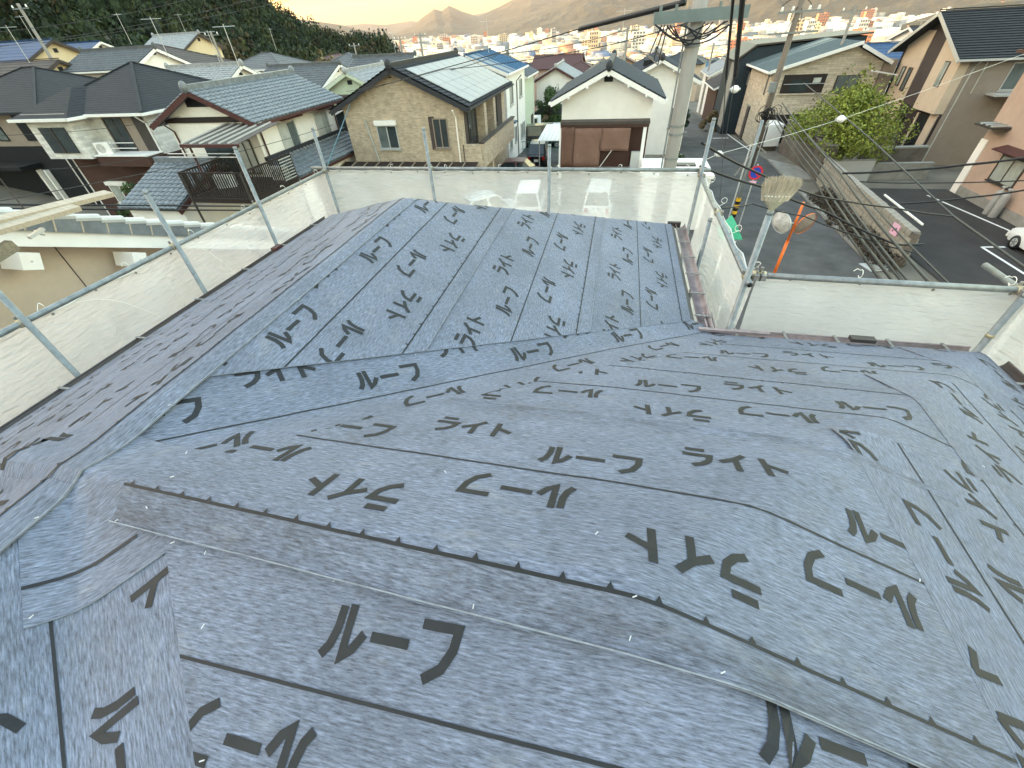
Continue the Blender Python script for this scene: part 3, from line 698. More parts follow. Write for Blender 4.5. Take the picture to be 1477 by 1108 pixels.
def window(H, f, u, z, w, h, frame='alu', glass='glass_dark', n=2, sill=True, awn=None, shutter=False, off=0., bars=0):
    mb = MB(); t = .05
    for s in (-1, 1):
        fbox(mb, H, f, u+s*(w/2-t/2), z, t, h, off, off+.06); fbox(mb, H, f, u, z+s*(h/2-t/2), w-2*t, t, off, off+.06)
    wi = mb.obj('window', frame, H)
    pw = (w-2*t)/n
    for i in range(n):
        uc = u-w/2+t+pw*(i+.5); fbox(MB(), H, f, uc, z, pw-.03, h-2*t, off+.004, off+(.022 if i % 2 else .034)).obj('pane', glass if isinstance(glass, str) else glass[i % len(glass)], wi)
        if i: fbox(MB(), H, f, u-w/2+t+pw*i, z, .05, h-2*t, off+.002, off+.05).obj('mullion', frame, wi)
    for k in range(bars): fbox(MB(), H, f, u, z-h/2+h*(k+1)/(bars+1), w*1.02, .03, off+.09, off+.11).obj('bar', frame, wi)
    if sill: fbox(MB(), H, f, u, z-h/2-.04, w+.12, .05, off, off+.11).obj('sill', frame, wi)
    if shutter: fbox(MB(), H, f, u, z+h/2+.12, w+.08, .22, off, off+.16).obj('shutter_box', 'white_paint', wi)
    if awn:
        c0 = np.array(face(H, f, u-(w/2+.2), z+h/2+.30, off)); c1 = np.array(face(H, f, u+(w/2+.2), z+h/2+.30, off)); o = np.array(FD[f][1])*.55+np.array([0, 0, -.16])
        MB().prism([c0, c1, c1+o, c0+o], (0, 0, .045)).obj('awning', awn, wi)
    return wi
def downpipe(H, f, u, z0, z1, m='white_paint', jog=.35):
    a = np.array(face(H, f, u, z0, .07)); b = np.array(face(H, f, u, z1-.5, .07)); c = np.array(face(H, f, u, z1-.15, .45)); MB().tube([a, b, c], .04, 6).obj('downpipe', m, H)
def railing(H, p, q, z, h, m='alu_dark', sp=.11, slat=(.03, .05)):
    """balcony railing of separate upright slats between local points p,q (plan)"""
    p, q = np.array(p, float), np.array(q, float); L = np.linalg.norm(q-p); d = (q-p)/L; r = MB().bar((*p, z+h), (*q, z+h), .06, .06).obj('railing', m, H); MB().bar((*p, z+.06), (*q, z+.06), .05, .05).obj('rail', m, r)
    n = int(L/sp); a = math.atan2(d[1], d[0]); s0 = None
    for i in range(n+1):
        c = p+d*L*i/n
        if s0 is None: s0 = MB().box((0, 0, h/2), (slat[0], slat[1], h-.12)).obj('slat', m, r); s0.location = (*c, z+.03); s0.rotation_euler = (0, 0, a)
        else: inst(s0, 'slat', r, (*c, z+.03), (0, 0, a))
    return r
def ac_unit(H, p, rz=0.):
    x, y, z = p; b = MB().box((x, y, z+.28), (.78, .3, .56), rz).obj('air_conditioner', 'white_paint', H)
    ring = []; c, s = math.cos(rz), math.sin(rz)
    mb = MB()
    for k in range(5): mb.tube([(x-.1*c+.155*s+(.05+.04*k)*math.cos(t)*c, y-.1*s-.155*c+(.05+.04*k)*math.cos(t)*s, z+.28+(.05+.04*k)*math.sin(t)) for t in np.linspace(0, 6.283, 17)], .006, 4, False)
    tag(mb.obj('fan_grille', 'alu_dark', b), kind='stuff')
    return b
def sc_(p, s):
    """scale a surveyed point about the lens when the object stands farther than first assumed"""
    p = np.array(p, float); return O3+(p-O3)*s

# ---- A: beige gable next door (its gable end faces us across the gap)
AX = -7.35
A_ = thing('neighbour_house', 'beige stucco house next door, its tiled gable edge just beyond the scaffold', 'house', (-11.2, 2.4, 0))
AB = np.array([-11.2, 2.4, 0]); sl = math.tan(R(23.3)); pk = (2.3, 7.28)                 # gable peak y, z (verge line)
def avz(y): return pk[1]-sl*abs(y-pk[0])
gp = [(AX, -3.2, 0), (AX, 7.2, 0), (AX, 7.2, avz(7.2)-.30), (AX, pk[0], pk[1]-.30), (AX, -3.2, avz(-3.2)-.30)]
wobj(MB().prism([(-15, p[1], p[2]) for p in gp], (-15-AX)*np.array([-1, 0, 0])), 'wall', 'beige_stucco', A_, AB)
wobj(MB().box((AX+.004, 4.02, 4.2), (.006, .012, 6.0)), 'wall_joint', 'umber_wall', A_, AB)
for s, ye in ((1, 7.9), (-1, -3.9)):
    A0, A1 = (-15.3, ye, avz(ye)), (-7.02, ye, avz(ye)); T0, T1 = (-15.3, pk[0], pk[1]), (-7.02, pk[0], pk[1])
    q = [np.array(p)-AB for p in ((A1, A0, T0, T1) if s > 0 else (A0, A1, T1, T0))]
    roof_plane(A_, *q, 'kawara', 'kawara', thick=.08)
    wobj(MB().bar((-7.03, ye-.05*s, avz(ye)-.20), (-7.03, pk[0], pk[1]-.20), .05, .20), 'bargeboard', 'white_paint', A_, AB)
    wobj(MB().prism([(-7.02, ye, avz(ye)-.30), (-7.02, pk[0], pk[1]-.30), (AX+.002, pk[0], pk[1]-.30), (AX+.002, ye, avz(ye)-.30)], (0, 0, .02)), 'soffit', 'white_wall', A_, AB)
# verge tiles, one by one, each with its pale cap
nt_ = 20
for s in (1, -1):
    Lv = math.hypot(5.6, 5.6*sl); n_ = int(Lv/.30)
    for k in range(n_):
        y_ = pk[0]+s*(k+.5)*5.6/n_; z_ = avz(y_); a_ = -s*math.atan(sl)
        vt = wobj(MB().box((-6.985, y_, z_-.02), (.045, .295, .17), 0, a_), 'verge_tile', 'kawara', A_, AB)
        wobj(MB().tube([(-6.99, y_-.165*s, z_+.165*sl+.085), (-6.99, y_+.13*s, z_-.13*sl+.115)], .052, 8), 'tile_cap', 'cap_white' if 'cap_white' in MATS else mat('cap_white', (.5, .5, .5), .35), vt, AB)
        wobj(MB().box((-6.962, y_-.145*s, z_+.145*sl-.02), (.012, .02, .17), 0, a_), 'tile_lip', 'wood_board', vt, AB)
for y_ in (4.62, 3.45):
    wobj(MB().box((-7.06, y_, avz(y_)-.50), (.36, .20, .2), 0, -.41), 'purlin_end', 'white_wall', A_, AB)
    wobj(MB().tube([(-6.885, y_, avz(y_)-.50), (-6.87, y_, avz(y_)-.50)], .012, 6), 'purlin_bolt', 'alu', A_, AB)
tag(A_.children[0]); 
# boards stacked on the scaffold's neighbour side
for k, (p, q, lab) in enumerate((((0, 318), (158, 279), 'long pale scaffold board lying behind another, over the tiled gable edge'), ((0, 331), (110, 299), 'short pale scaffold board in front of a longer one, over the tiled gable edge'))):
    a, b = atx(*p, -6.15+.12*k), atx(*q, -6.15+.12*k); d = b-a; a = a-d*.8
    tag(MB().bar(a, b, .13, .05, up=(.2, 0, 1)).obj('scaffold_board', 'wood_board'), lab, 'board')
a = atx(0, 360, -6.0); tag(MB().bar(a+np.array([0, -1.0, -.2]), a+np.array([0, .12, 0]), .10, .10).obj('timber_offcut', 'wood_old'), 'weathered square timber end below the pale boards', 'timber')
mb = MB().bar(atx(42, 343, -6.05), atx(62, 330, -6.05), .05, .03); mb.tube([atx(50, 334, -6.05), atx(64, 338, -6.05)], .018, 8); tag(mb.obj('board_clip', 'alu'), 'small metal clip under the end of the short board', 'clip')
# ---- D: white house with glazed grey tiles and a brown balcony
Dh = house('tiled_house', 'white house with glazed grey tile roof and dark brown balcony', -21.0, -16.35, 19.0, 25.9, 0, 5.62, 24, 'y', 'gable', 'cream_wall', 'kawara', 'kawara', .55, .45, 'maroon_trim')
window(Dh, 'E', -1.2, 4.45, 1.35, 1.25, 'alu', ('curtain', 'glass_mid'), 2, True, 'maroon_trim'); window(Dh, 'E', 1.9, 4.45, 1.25, 1.25, 'alu', ('curtain', 'glass_pale'), 2, True, 'maroon_trim')
downpipe(Dh, 'E', -3.2, .1, 5.6, 'maroon_trim'); downpipe(Dh, 'E', 3.25, .1, 5.6, 'maroon_trim')
downpipe(Dh, 'S', -2.1, .1, 5.6, 'maroon_trim')
fbox(MB(), Dh, 'S', 0, 5.55, 4.7, .22, .0, .06).obj('beam', 'darkbrown', Dh); fbox(MB(), Dh, 'S', -.1, 6.25, 1.3, .4, 0, .03).obj('gable_vent', 'black_wall', Dh)
fbox(MB(), Dh, 'S', .0, 3.75, 1.7, 1.9, .0, .05).obj('balcony_door', 'glass_dark', Dh); window(Dh, 'S', 1.4, 4.0, .9, 1.5, 'alu_dark', 'curtain', 2, False)
# first-floor skirt roof on the right and porch roof on the left
db = np.array([-18.675, 22.45, 0])
def dl(*p): return np.array(p, float)-db
roof_plane(Dh, dl(-14.75, 18.9, 3.15), dl(-14.75, 26.3, 3.15), dl(-16.32, 26.3, 3.80), dl(-16.32, 18.9, 3.80), 'kawara', 'kawara', 'skirt_roof')
MB().bar(dl(-14.70, 18.9, 3.05), dl(-14.70, 26.3, 3.05), .08, .1).obj('gutter', 'maroon_trim', Dh)
MB().box(dl(-15.7, 22.5, 1.5), (1.4, 6.6, 3.0)).obj('lower_wall', 'cream_wall', Dh)
MB().bar(dl(-16.25, 18.9, 3.92), dl(-16.25, 26.3, 3.92), .16, .16).obj('flashing_ridge', 'kawara_dark', Dh)
for k in range(24): MB().tube([dl(-16.12, 19.05+.3*k, 3.84), dl(-16.02, 19.05+.3*k, 3.80)], .055, 6).obj('ridge_end_tile', 'kawara_pale', Dh)
roof_plane(Dh, dl(-21.9, 15.2, 2.75), dl(-18.6, 15.2, 2.75), dl(-18.6, 18.2, 3.95), dl(-21.9, 18.2, 3.95), 'kawara', 'kawara', 'porch_roof')
roof_plane(Dh, dl(-18.6, 21.0, 2.85), dl(-21.9, 21.0, 2.85), dl(-21.9, 18.2, 3.95), dl(-18.6, 18.2, 3.95), 'kawara', 'kawara', 'porch_roof')
MB().bar(dl(-21.9, 18.2, 4.07), dl(-18.6, 18.2, 4.07), .24, .22).obj('ridge', 'kawara', Dh); MB().box(dl(-20.25, 18.1, 1.4), (3.0, 5.2, 2.8)).obj('lower_wall', 'white_wall', Dh)
MB().bar(dl(-18.58, 15.2, 2.6), dl(-18.58, 18.2, 3.8), .03, .2).obj('verge_board', 'maroon_trim', Dh)
# balcony
bx0, bx1, by0, by1, bz = -17.75, -14.75, 15.4, 18.7, 3.2
MB().box(dl((bx0+bx1)/2, (by0+by1)/2, bz-.1), (bx1-bx0, by1-by0, .18)).obj('balcony_deck', 'darkbrown', Dh)
for x, y in ((bx0, by0), (bx1, by0), (bx1, by1), (bx0, by1)): MB().tube([dl(x, y, 0), dl(x, y, bz+1.0)], .05, 6).obj('balcony_post', 'alu_dark', Dh)
railing(Dh, dl(bx0, by0, 0)[:2], dl(bx1, by0, 0)[:2], bz, 1.0, 'darkbrown', .12, (.05, .03)); railing(Dh, dl(bx1, by0, 0)[:2], dl(bx1, by1-.9, 0)[:2], bz, 1.0, 'darkbrown', .12, (.05, .03)); railing(Dh, dl(bx0, by0, 0)[:2], dl(bx0, by1, 0)[:2], bz, 1.0, 'darkbrown', .14, (.05, .03))
lat = MB().bar(dl(bx1, by1-.9, bz+1.0), dl(bx1, by1, bz+1.0), .06, .06).obj('lattice_frame', 'darkbrown', Dh)
for i in range(8): MB().bar(dl(bx1, by1-.85+.11*i, bz+.05), dl(bx1, by1-.85+.11*i, bz+.98), .03, .04, up=(1, 0, 0)).obj('slat', 'darkbrown', lat)
for i in range(8): MB().bar(dl(bx1+.03, by1-.9, bz+.08+.12*i), dl(bx1+.03, by1, bz+.08+.12*i), .02, .035).obj('slat', 'curtain', lat)
# awning over the balcony
for x in (bx0+.35, bx1-.45): MB().tube([dl(x, by0+.8, bz), dl(x, by0+.8, 5.05)], .045, 6).obj('awning_post', 'maroon_trim', Dh)
n_ = 6
for i in range(n_):
    xa, xb = bx0+.15+i*(2.75/n_), bx0+.15+(i+1)*(2.75/n_)-.03
    MB().prism([dl(xa, by0+.65, 5.10), dl(xb, by0+.65, 5.10), dl(xb, 18.95, 5.38), dl(xa, 18.95, 5.38)], (0, 0, .015)).obj('awning_panel', 'slate_brown', Dh)
    MB().bar(dl(xa, by0+.65, 5.14), dl(xa, 18.95, 5.42), .035, .05).obj('awning_rib', 'alu', Dh)
MB().bar(dl(bx0+.1, by0+.62, 5.06), dl(bx1-.05, by0+.62, 5.06), .07, .12).obj('awning_beam', 'maroon_trim', Dh)
for z in (4.75, 4.62): MB().tube([dl(bx0-.9, by0+.75, z), dl(bx1-.3, by0+.75, z)], .02, 6).obj('clothes_pole', 'alu', Dh)
ac_unit(Dh, dl(-15.3, 18.3, bz), 0)
ac_unit(Dh, dl(-17.2, 17.0, bz), .5)
# ---- C: dark hip roof, pale brick over brown
Ch = house('brick_clad_house', 'house with dark hip roof, pale brick-clad upper storey and brown lower storey', -31.0, -24.2, 20.8, 28.5, 0, 5.85, 24, 'x', 'hip', 'brick_white', 'slate_dark', 'slate', .45, .45, 'white_paint', wall2='brown_siding', z2=3.75)
cb = np.array([-27.6, 24.65, 0])
def cl(*p): return np.array(p, float)-cb
MB().box(cl(-29.4, 20.4, 4.8), (3.0, 1.4, 2.1)).obj('bay_wall', 'brick_white', Ch)
roof_plane(Ch, cl(-31.35, 19.35, 5.68), cl(-27.45, 19.35, 5.68), cl(-29.3, 21.9, 6.78), cl(-29.5, 21.9, 6.78), 'slate', 'slate_dark', 'bay_roof'); roof_plane(Ch, cl(-27.45, 19.35, 5.68), cl(-27.45, 22.6, 5.68), cl(-29.3, 22.6, 6.78), cl(-29.3, 21.9, 6.78), 'slate', 'slate_dark', 'bay_roof')
MB().bar(cl(-31.4, 19.3, 5.62), cl(-27.4, 19.3, 5.62), .10, .13).obj('gutter', 'white_paint', Ch); MB().bar(cl(-27.38, 19.25, 5.62), cl(-27.38, 20.4, 5.62), .10, .13).obj('gutter', 'white_paint', Ch)
fbox(MB(), Ch, 'S', -1.75, 4.65, 1.75, 1.2, 1.12, 1.18).obj('window', 'glass_dark', Ch); fbox(MB(), Ch, 'S', -1.75, 4.65, .06, 1.2, 1.18, 1.22).obj('mullion', 'alu_dark', Ch)
# recessed balcony on the right of the bay
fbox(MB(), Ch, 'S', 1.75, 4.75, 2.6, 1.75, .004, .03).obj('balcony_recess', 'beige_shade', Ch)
window(Ch, 'S', 1.2, 4.7, 1.2, 1.6, 'alu_dark', 'glass_dark', 2, False, off=.03); fbox(MB(), Ch, 'S', 2.85, 4.75, .7, 1.75, .03, .06).obj('side_panel', 'alu_dark', Ch)
fbox(MB(), Ch, 'S', 1.6, 3.6, 3.5, .5, .04, 1.0).obj('balcony_front', 'brown_siding', Ch); fbox(MB(), Ch, 'S', 1.6, 3.88, 3.6, .06, .0, 1.05).obj('balcony_cap', 'white_paint', Ch)
for z in (4.45, 4.2): MB().tube([face(Ch, 'S', 1.0, z, .8), face(Ch, 'S', 2.7, z, .8)], .02, 6).obj('clothes_pole', 'white_paint', Ch)
ac_unit(Ch, np.array(face(Ch, 'S', .3, 3.9, .6)), .3)
window(Ch, 'E', -2.2, 4.9, .35, 1.3, 'white_paint', 'glass_dark', 1, False); window(Ch, 'S', -1.2, 1.6, 1.5, 1.0, 'white_paint', 'glass_pale', 2, True, shutter=True); downpipe(Ch, 'S', -3.3, .2, 5.7); downpipe(Ch, 'S', 3.3, .2, 5.7)
rnd = random.Random(4)
for k in range(14):
    t = rnd.uniform(-3, 3); MB().box(cl(-27.6+t, 21.25+.25*(k % 2), 6.02+.11*(k % 2)), (.05, .12, .09)).obj('snow_guard', 'black_wall', Ch)
# ---- B: dark house at the far left
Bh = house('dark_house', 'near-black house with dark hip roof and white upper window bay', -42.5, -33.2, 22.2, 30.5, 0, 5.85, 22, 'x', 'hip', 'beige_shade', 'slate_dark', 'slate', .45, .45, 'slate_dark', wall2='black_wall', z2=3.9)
window(Bh, 'S', .4, 4.85, .8, 1.3, 'black_wall', 'glass_mid', 1, False, bars=1); window(Bh, 'S', -1.6, 4.85, 1.0, 1.4, 'white_paint', 'glass_mid', 2)
fbox(MB(), Bh, 'S', 2.7, 5.0, .8, 1.6, .0, .06).obj('dark_panel', 'black_wall', Bh); downpipe(Bh, 'S', 4.35, .2, 5.7)
fbox(MB(), Bh, 'S', 1.6, 1.3, .16, 2.6, .05, .3).obj('porch_column', 'white_wall', Bh); fbox(MB(), Bh, 'S', 2.2, 1.3, .16, 2.6, .05, .3).obj('porch_column', 'white_wall', Bh)
fbox(MB(), Bh, 'S', -1.5, 2.9, 7.0, .2, .0, 1.3).obj('porch_roof', 'black_wall', Bh)
# ---- E: tan brick house with solar panels
s = 1.12
Eh = house('solar_house', 'tan brick-clad house with solar panels covering its gable roof', -14.35, -7.85, 23.55, 33.4, 0, 5.42, 24.0, 'y', 'gable', 'brick_tan', 'kawara_dark', 'kawara', .55, .35, 'kawara_dark')
eb = np.array([-11.1, 28.475, 0])
def el(*p): return np.array(p, float)-eb
window(Eh, 'S', -.95, 3.95, 1.15, 1.1, 'alu', ('glass_mid', 'glass_dark'), 2, True, shutter=True); window(Eh, 'S', 2.1, 4.1, .8, 1.35, 'beige_shade', 'glass_dark', 2, True)
fbox(MB(), Eh, 'S', 1.65, 4.1, .3, 1.5, 0, .05).obj('window_shade', 'umber_wall', Eh)
MB().tube([face(Eh, 'S', -2.1, 4.8, .05), face(Eh, 'S', -1.75, 2.55, .05), face(Eh, 'S', -2.4, 2.5, .05)], .045, 8).obj('drain_pipe', 'curtain', Eh); downpipe(Eh, 'S', 3.0, .2, 5.3, 'cream_wall')
# balcony along the right flank
fbox(MB(), Eh, 'E', -.2, 4.2, 8.4, 2.1, .004, .03).obj('balcony_recess', 'umber_wall', Eh)
for u, w in ((-3.2, 1.5), (-1.0, .9), (1.6, 1.8)): window(Eh, 'E', u, 4.25, w, 1.7, 'alu_dark', 'glass_dark', 2, False, off=.03)
for u in (-1.95, .2): fbox(MB(), Eh, 'E', u, 4.2, .5, 2.1, .03, .5).obj('balcony_pier', 'brick_tan', Eh)
fbox(MB(), Eh, 'E', -.9, 3.0, 7.8, 1.15, .9, 1.05).obj('balcony_wall', 'brick_tan', Eh); fbox(MB(), Eh, 'E', -.9, 3.62, 7.9, .08, .85, 1.1).obj('balcony_cap', 'alu_dark', Eh); fbox(MB(), Eh, 'S', 3.7, 3.0, 1.0, 1.15, -.15, 0).obj('balcony_wall', 'brick_tan', Eh)
fbox(MB(), Eh, 'E', -.9, 2.45, 7.8, .12, .0, .9).obj('balcony_floor', 'beige_shade', Eh); ac_unit(Eh, face(Eh, 'E', -1.6, 2.5, .55), 1.57)
for u in (-3.7, -1.9): window(Eh, 'E', u, 1.3, 1.4, 2.1, 'white_paint', ('glass_dark', 'curtain'), 2, False, off=.0)
fbox(MB(), Eh, 'E', -2.8, 1.3, .3, 2.5, 0, 1.0).obj('pier', 'brick_tan', Eh)
# solar array: separate panels on the right slope
Tn = math.tan(R(24)); prow, pcol = 4, 8
px0 = .35; 
for i in range(prow):
    for j in range(pcol):
        u0 = -4.55+j*1.17; a0 = .55+i*.80; a1 = a0+.78
        def sp(a, u, h=.11): return (a*1.0, u, 5.42+3.25*Tn-a*Tn+h+.06)
        pn = MB().prism([sp(a0, u0), sp(a1, u0), sp(a1, u0+1.13), sp(a0, u0+1.13)], (.016, 0, .035)).obj('solar_panel', 'solar_cell' if 'solar_cell' in MATS else mat('solar_cell', (.22, .23, .25), .38, .06, 2, spec=.4), Eh)
for i in range(prow+1):
    a0 = .54+i*.80; MB().bar(sp(a0, -4.6, .13), sp(a0, 4.75, .13), .05, .03).obj('panel_rail', 'galv_dark', Eh)
# terrace canopy at its foot
can = np.array(eb); n_ = 11
for i in range(n_):
    xa = -15.0+i*.72; MB().prism([el(xa, 21.6, 2.45), el(xa+.70, 21.6, 2.45), el(xa+.70, 23.5, 2.75), el(xa, 23.5, 2.75)], (0, 0, .012)).obj('canopy_panel', 'darkbrown', Eh)
    MB().bar(el(xa, 21.6, 2.49), el(xa, 23.5, 2.79), .04, .05).obj('canopy_rib', 'beige_shade', Eh)
for x in (-15, -11, -7.2): MB().tube([el(x, 21.65, 0), el(x, 21.65, 2.45)], .04, 6).obj('canopy_post', 'alu_dark', Eh)
MB().bar(el(-15.05, 21.58, 2.42), el(-7.0, 21.58, 2.42), .06, .12).obj('canopy_beam', 'darkbrown', Eh)
# small lean-to roof between the tiled and the tan house
ln = thing('lean_to_shed', 'low lean-to with brown ribbed roof between the tan house and the tiled house', 'shed', (-14.6, 21.5, 0))
MB().prism([(-1.0, -1.4, 2.75), (1.2, -1.4, 2.45), (1.2, 1.6, 2.45), (-1.0, 1.6, 2.75)], (0, 0, .03)).obj('roof', 'slate_brown', ln); MB().box((.1, .1, 1.2), (1.9, 2.7, 2.4)).obj('wall', 'umber_wall', ln)
nb = house('navy_house', 'navy house with plain dark roof glimpsed between tiled and tan houses', -18.2, -15.4, 28.6, 33, -.1, 4.4, 20, 'y', 'gable', 'navy_wall', 'grey_roof', 'slate_lo', .3, .3, 'white_paint')
gn = house('green_house', 'small pale green house with grey gable roof and tiny vent', -21.0, -17.2, 33.2, 38.5, -.1, 5.35, 24, 'y', 'gable', 'green_wall', 'kawara_pale', 'kawara_lo', .4, .35, 'green_wall')
fbox(MB(), gn, 'S', 0, 5.75, .35, .25, 0, .04).obj('gable_vent', 'black_wall', gn); fbox(MB(), gn, 'S', 0, 5.0, 3.6, .1, 0, .9).obj('canopy', 'slate_brown', gn)
# ---- F: long white block with blue roof
Fh = house('white_block', 'white rendered two-storey block with bright blue metal roof', -13.5, -7.95, 34.6, 41.6, -.2, 5.75, 20, 'y', 'gable', 'white_wall', 'blue_tin', 'metal', .25, .2, 'white_paint')
for u, z in ((-1.9, 4.5), (1.6, 4.6), (-2.6, 1.7), (-.8, 1.8), (1.6, 1.6), (2.6, 1.6)): window(Fh, 'E', u, z, 1.1 if z > 3 else .7, 1.2 if z > 3 else 1.1, 'alu', ('glass_pale', 'glass_mid'), 2, True)
downpipe(Fh, 'E', -.1, .1, 5.7, 'alu_dark'); fbox(MB(), Fh, 'E', -3.2, 3.0, .9, .1, 0, .6).obj('canopy', 'blue_tin', Fh)
G0 = house('cream_annex', 'narrow cream house with grey tile roof behind the white block', -13.0, -8.15, 42.2, 47, -.5, 5.0, 24, 'y', 'gable', 'green_wall', 'grey_roof', 'kawara_lo', .35, .3, 'white_paint'); downpipe(G0, 'E', 2.2, .1, 5.3); fbox(MB(), G0, 'E', 1.4, 1.2, 1.0, 2.0, .0, .05).obj('door', 'umber_wall', G0)
G1 = house('cottage', 'white gabled cottage with grey roof behind the round green shrub', -9.6, -5.2, 57.5, 64, -1.8, 3.35, 26, 'y', 'gable', 'white_wall', 'kawara_pale', 'kawara_lo', .5, .4, 'maroon_trim'); window(G1, 'S', .2, 3.6, 1.6, .9, 'alu', 'glass_mid', 2)
roof_plane(G1, (-2.4, -5.4, 2.2), (2.4, -5.4, 2.2), (.1, -3.3, 3.1), (-.1, -3.3, 3.1), 'kawara_lo', 'kawara_dark', 'porch_roof'); MB().box((0, -4.2, 1.1), (3.6, 2.2, 2.2)).obj('porch_wall', 'beige_stucco', G1)
G2 = house('yellow_house', 'ochre yellow house with brown gable roof behind the shuttered house', -5.0, -.8, 66, 74, -2.4, 2.9, 30, 'y', 'gable', 'sand_wall', 'slate_brown', 'slate_lo', .5, .4, 'slate_brown')
G3 = house('maroon_roof_house', 'low house with maroon roof behind the white cottage', -9.8, -2.5, 72, 80, -2.6, 2.2, 22, 'x', 'hip', 'beige_stucco', 'maroon_trim', 'slate_lo', .5, .4, 'maroon_trim'); G4 = house('brown_roof_house', 'house with pinkish-brown roof beyond the blue metal roof', -16.5, -10.5, 50, 58, -1.4, 4.3, 24, 'x', 'hip', 'pink_stucco', 'slate_brown', 'slate_lo', .5, .4, 'slate_brown')
# ---- H: white gable with brown screens
Hh = house('screened_house', 'white gabled house with grey tile roof and brown cloth screens over its balcony', -2.95, 1.6, 25.7, 33.2, 0, 5.32, 24.5, 'y', 'gable', 'white_wall', 'kawara_dark', 'kawara', .55, .5, 'white_paint')
hb = np.array([-.675, 29.45, 0])
fbox(MB(), Hh, 'S', 0, 6.0, .42, .28, 0, .04).obj('gable_vent', 'black_wall', Hh)
for u in (-1.9, -1.0, 0, 1.0, 1.9): fbox(MB(), Hh, 'S', u, 6.18-abs(u)*.455+.0, .1, .14, 0, .55).obj('purlin_end', 'white_paint', Hh)
fbox(MB(), Hh, 'S', 0, 4.22, 4.5, .14, 0, .75).obj('balcony_roof', 'slate_brown', Hh); fbox(MB(), Hh, 'S', 0, 4.1, 4.46, .16, .6, .7).obj('balcony_beam', 'brown_siding', Hh)
fbox(MB(), Hh, 'S', 0, 3.1, 4.5, 2.1, .01, .04).obj('back_wall', 'brown_siding', Hh)
for u in (-2.22, 2.05): fbox(MB(), Hh, 'S', u, 2.1, .16, 4.1, .52, .66).obj('post', 'white_paint', Hh)
mat('screen_cloth', (.12, .062, .045), .85, .12, 3, bump=.3, bscale=200); mat('screen_cloth_pale', (.17, .095, .07), .85, .12, 3, bump=.3, bscale=200)
for k, (u0, u1, z0, z1, m_) in enumerate(((-2.2, -1.5, 2.15, 4.05, 'screen_cloth'), (-1.5, -.1, 2.15, 4.0, 'screen_cloth_pale'), (-.1, 1.35, 2.95, 4.0, 'screen_cloth_pale'))):
    rows = [[np.array(face(Hh, 'S', u0+(u1-u0)*i/8, z0+(z1-z0)*j/6, 0.70+.03*math.sin(i*1.1+j)+.02*k)) for i in range(9)] for j in range(7)]
    o = MB().grid(rows).obj('cloth_screen', m_, Hh, True); sm_ = o.modifiers.new('t', 'SOLIDIFY'); sm_.thickness = .008
rl = fbox(MB(), Hh, 'S', 0, 2.0, 4.5, .14, .5, .75).obj('railing_beam', 'slate_brown', Hh)
for i in range(30): fbox(MB(), Hh, 'S', -.05+.05*i, 2.45, .028, .85, .6, .63).obj('slat', 'brown_siding', rl)
MB().tube([face(Hh, 'S', -.05, 2.2, .8), face(Hh, 'S', .5, 3.0, .8)], .02, 6).obj('pole', 'alu', Hh); fbox(MB(), Hh, 'S', 1.75, 2.45, .45, .9, .5, .66).obj('side_panel', 'alu', Hh)
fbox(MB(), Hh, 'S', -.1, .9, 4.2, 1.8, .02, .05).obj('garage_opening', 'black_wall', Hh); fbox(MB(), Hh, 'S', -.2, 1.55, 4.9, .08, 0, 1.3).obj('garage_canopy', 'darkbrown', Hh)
for u in (-1.6, 1.2): window(Hh, 'E', u, 4.2, .9, 1.2, 'alu_dark', 'glass_dark', 2)
H2 = house('white_rear_house', 'taller white house with steep grey tile roof rising behind the screened house', .2, 5.0, 38.6, 46.5, -.6, 4.75, 25, 'y', 'gable', 'white_wall', 'kawara_dark', 'kawara_lo', .5, .5, 'white_paint')
fbox(MB(), H2, 'S', -.9, 6.3, .7, .35, 0, .05).obj('gable_vent', 'black_wall', H2); window(H2, 'S', 1.6, 2.9, .8, 1.3, 'alu_dark', 'glass_mid', 2); window(H2, 'E', -1.5, 3.6, 1.2, 1.2, 'alu', 'glass_mid', 2)
for u in (-2.1, -1.2, .9, 1.7): fbox(MB(), H2, 'S', u, 6.25-abs(u)*.466, .1, .14, 0, .5).obj('purlin_end', 'white_paint', H2)
# white flat-roofed store by the pole
Sh = thing('white_store', 'white flat-roofed store beside the concrete utility pole', 'shed', (3.0, 23.6, 0))
MB().box((0, 0, 1.2), (3.0, 3.0, 2.4)).obj('wall', 'white_wall', Sh); MB().box((0, 0, 2.48), (3.2, 3.2, .16)).obj('roof', 'white_paint', Sh); MB().box((-1.55, -1.2, 2.62), (.35, .3, .3)).obj('corner_post', 'white_wall', Sh); MB().box((.3, .2, 2.60), (1.3, .5, .06)).obj('roof_panel', 'alu_dark', Sh)
# ---- right of the street
Lh = thing('stone_clad_house', 'beige stone-clad house with single-pitch dark green metal roof and loggia', 'house', (14.6, 45.5, -.5)); lb = np.array([14.6, 45.5, -.5])
def ll(*p): return np.array(p, float)-lb
yl = 42.0; fx0, fx1, pkx = 11.1, 18.2, 16.1
front = [(fx0, yl, -.5), (fx1, yl, -.5), (fx1, yl, 4.95), (pkx, yl, 5.95), (fx0, yl, 4.62)]
MB().prism([ll(*p) for p in front], (0, 7.2, 0)).obj('wall', 'stone_beige', Lh)
roof_plane(Lh, ll(10.75, 49.5, 4.68), ll(10.75, 41.6, 4.68), ll(pkx+.1, 41.6, 6.22), ll(pkx+.1, 49.5, 6.22), 'metal', 'metal_green'); roof_plane(Lh, ll(18.5, 41.6, 5.0), ll(18.5, 49.5, 5.0), ll(pkx+.15, 49.5, 6.1), ll(pkx+.15, 41.6, 6.1), 'metal', 'metal_green')
